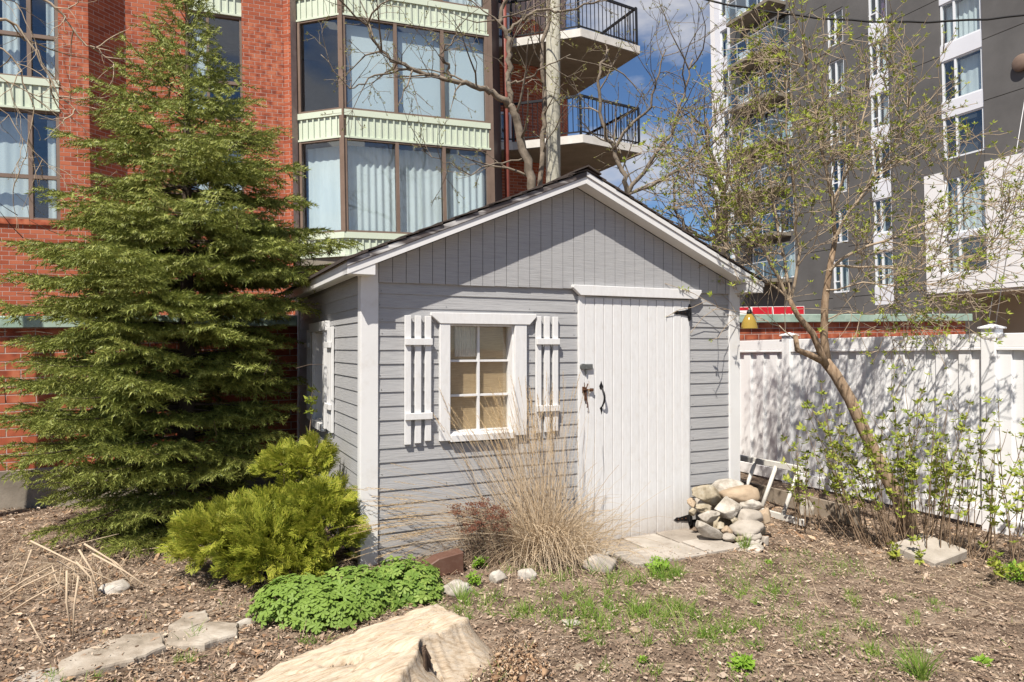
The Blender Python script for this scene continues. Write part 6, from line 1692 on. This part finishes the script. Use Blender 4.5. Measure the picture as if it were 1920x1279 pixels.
# dry sticks and cut stems on the left
STK = [((60, 1005), (235, 1090)), ((160, 1010), (250, 1085)), ((175, 1030), (290, 1100)), ((150, 1022), (190, 1110)), ((0, 1110), (100, 1060)), ((0, 1122), (110, 1068)), ((20, 1145), (115, 1092)), ((62, 1017), (32, 1100)), ((145, 1045), (180, 1120)), ((210, 1035), (235, 1055)),
       ((128, 1060), (138, 1185)), ((150, 1070), (140, 1190)), ((58, 1150), (95, 1212)), ((170, 935), (215, 905)), ((90, 1030), (225, 1000)), ((215, 1030), (330, 1022)), ((0, 1030), (35, 1000)), ((100, 1050), (130, 1110)), ((110, 1040), (160, 1085)), ((40, 1060), (0, 1085))]
for k, ((x0, y0), (x1, y1)) in enumerate(STK):
    a, b = gp(x0, max(y0, y1) + 12, 0), gp(x1, max(y0, y1) + 12, 0)
    Ym = (a.y + b.y) / 2; a, b = at(x0, y0, Ym), at(x1, y1, Ym - 0.05)
    lo = a if a.z < b.z else b; g = gz(lo.x, lo.y); dz = min(0, lo.z - g); a.z = max(a.z - (lo.z - g) + 0.01, g); b.z = max(b.z - (lo.z - g) + 0.01, g)
    rr = random.Random(k); m = a.lerp(b, 0.5) + Vector((rr.gauss(0, .01), rr.gauss(0, .02), 0.01))
    o = MB().tube([a, m, b], [0.0065, 0.0055, 0.004] if k < 12 else [0.004, 0.0035, 0.002], 6).build('dry_stick', M['stick'], smooth=True)
    tag(o, 'pale dry stalk broken over in the mulch before the spruce', 'stick', 'dry stalks in the left bed')
V, F = [], []; rr = random.Random(88)
for k in range(420):
    p = gp(rr.gauss(110, 70), rr.gauss(1085, 28)); p.z = gz(p.x, p.y)
    blade(V, F, p, Vector((rr.gauss(0, .8), rr.gauss(0, .8), rr.uniform(0.1, 1.0))).normalized(), rr.uniform(0.08, 0.28), rr.uniform(0.2, 1.2), 0.0032, rr, 5)
for k in range(900):
    x, y = rr.uniform(-2.6, 3.4), rr.uniform(3.1, 5.6); p = Vector((x, y, gz(x, y) + 0.012))
    blade(V, F, p, Vector((rr.gauss(0, 1), rr.gauss(0, 1), rr.uniform(0.0, 0.25))).normalized(), rr.uniform(0.06, 0.22), 0.15, 0.0035, rr, 4)
W = np.array([tuple(v) for v in V]); W[:, 2] = np.maximum(W[:, 2], gz_np(W[:, 0], W[:, 1]) + 0.004)
tag(link('dead_stems', np_mesh('dead_stems', W, np.array(F), M['straw'])), 'tangled dead stems and straw lying on the soil', 'dead stems', kind='stuff')

# ------------------------------------------------------------------ sapling by the side wall, rotten crumbs by the stump
sp = empty('sapling', (-1.74, 5.85, gz(-1.74, 5.85)))
tag(sp, 'thin sapling with light green leaf tufts beside the side window of the shed', 'sapling')
rr = random.Random(12); pts = [Vector((0, 0, 0))]; T, D = [], []
for k in range(13):
    pts.append(pts[-1] + Vector((rr.gauss(0, 0.012), rr.gauss(0, 0.01), 0.095)))
    if k > 6 and k % 2 == 0 or k >= 11:
        for q in range(3): T.append(pts[-1] + Vector((rr.gauss(0, .02), rr.gauss(0, .02), 0))); D.append(Vector((rr.gauss(0, .8), rr.gauss(0, .8), 0.7)))
MB().tube(pts, [0.007 - 0.0004 * k for k in range(14)], 6).build('stem', M['bark'], sp, smooth=True)
V, F = clusters(T, D, [leaf_cluster(n, 0.055, 0.026, 0.4, random.Random(800 + n)) for n in (5, 6)], 0.8, 1.2)
tag(link('leaves', np_mesh('leaves', V, F, M['lilacleaf']), sp), kind='stuff')

V = []; F = []; rr = random.Random(99)
K = 900
x = 0.02 + nrg.normal(0, 0.09, K); y = 3.42 + nrg.normal(0, 0.16, K)
ok = x > -0.10; x, y = x[ok], y[ok]; K = len(x)
T = np.stack([x, y, gz_np(x, y) + np.abs(nrg.normal(0, 0.016, K)) + 0.01], 1)
tv = np.array([[1, 0, 0], [-0.6, 0.5, 0.1], [-0.5, -0.6, 0], [0, 0.1, 0.7]]); tf = np.array([[0, 1, 3], [1, 2, 3], [2, 0, 3], [0, 2, 1]])
Vc, Fc = scatter(tv, tf, frames(rand_dirs(K), nrg.uniform(0, 6.28, K)), T, 0.008 * np.exp(nrg.normal(0, 0.55, K)))
tag(link('wood_crumbs', np_mesh('wood_crumbs', Vc, Fc, M['chips'])), 'tan crumbs of rotten wood heaped beside the stump', 'wood crumbs', kind='stuff')
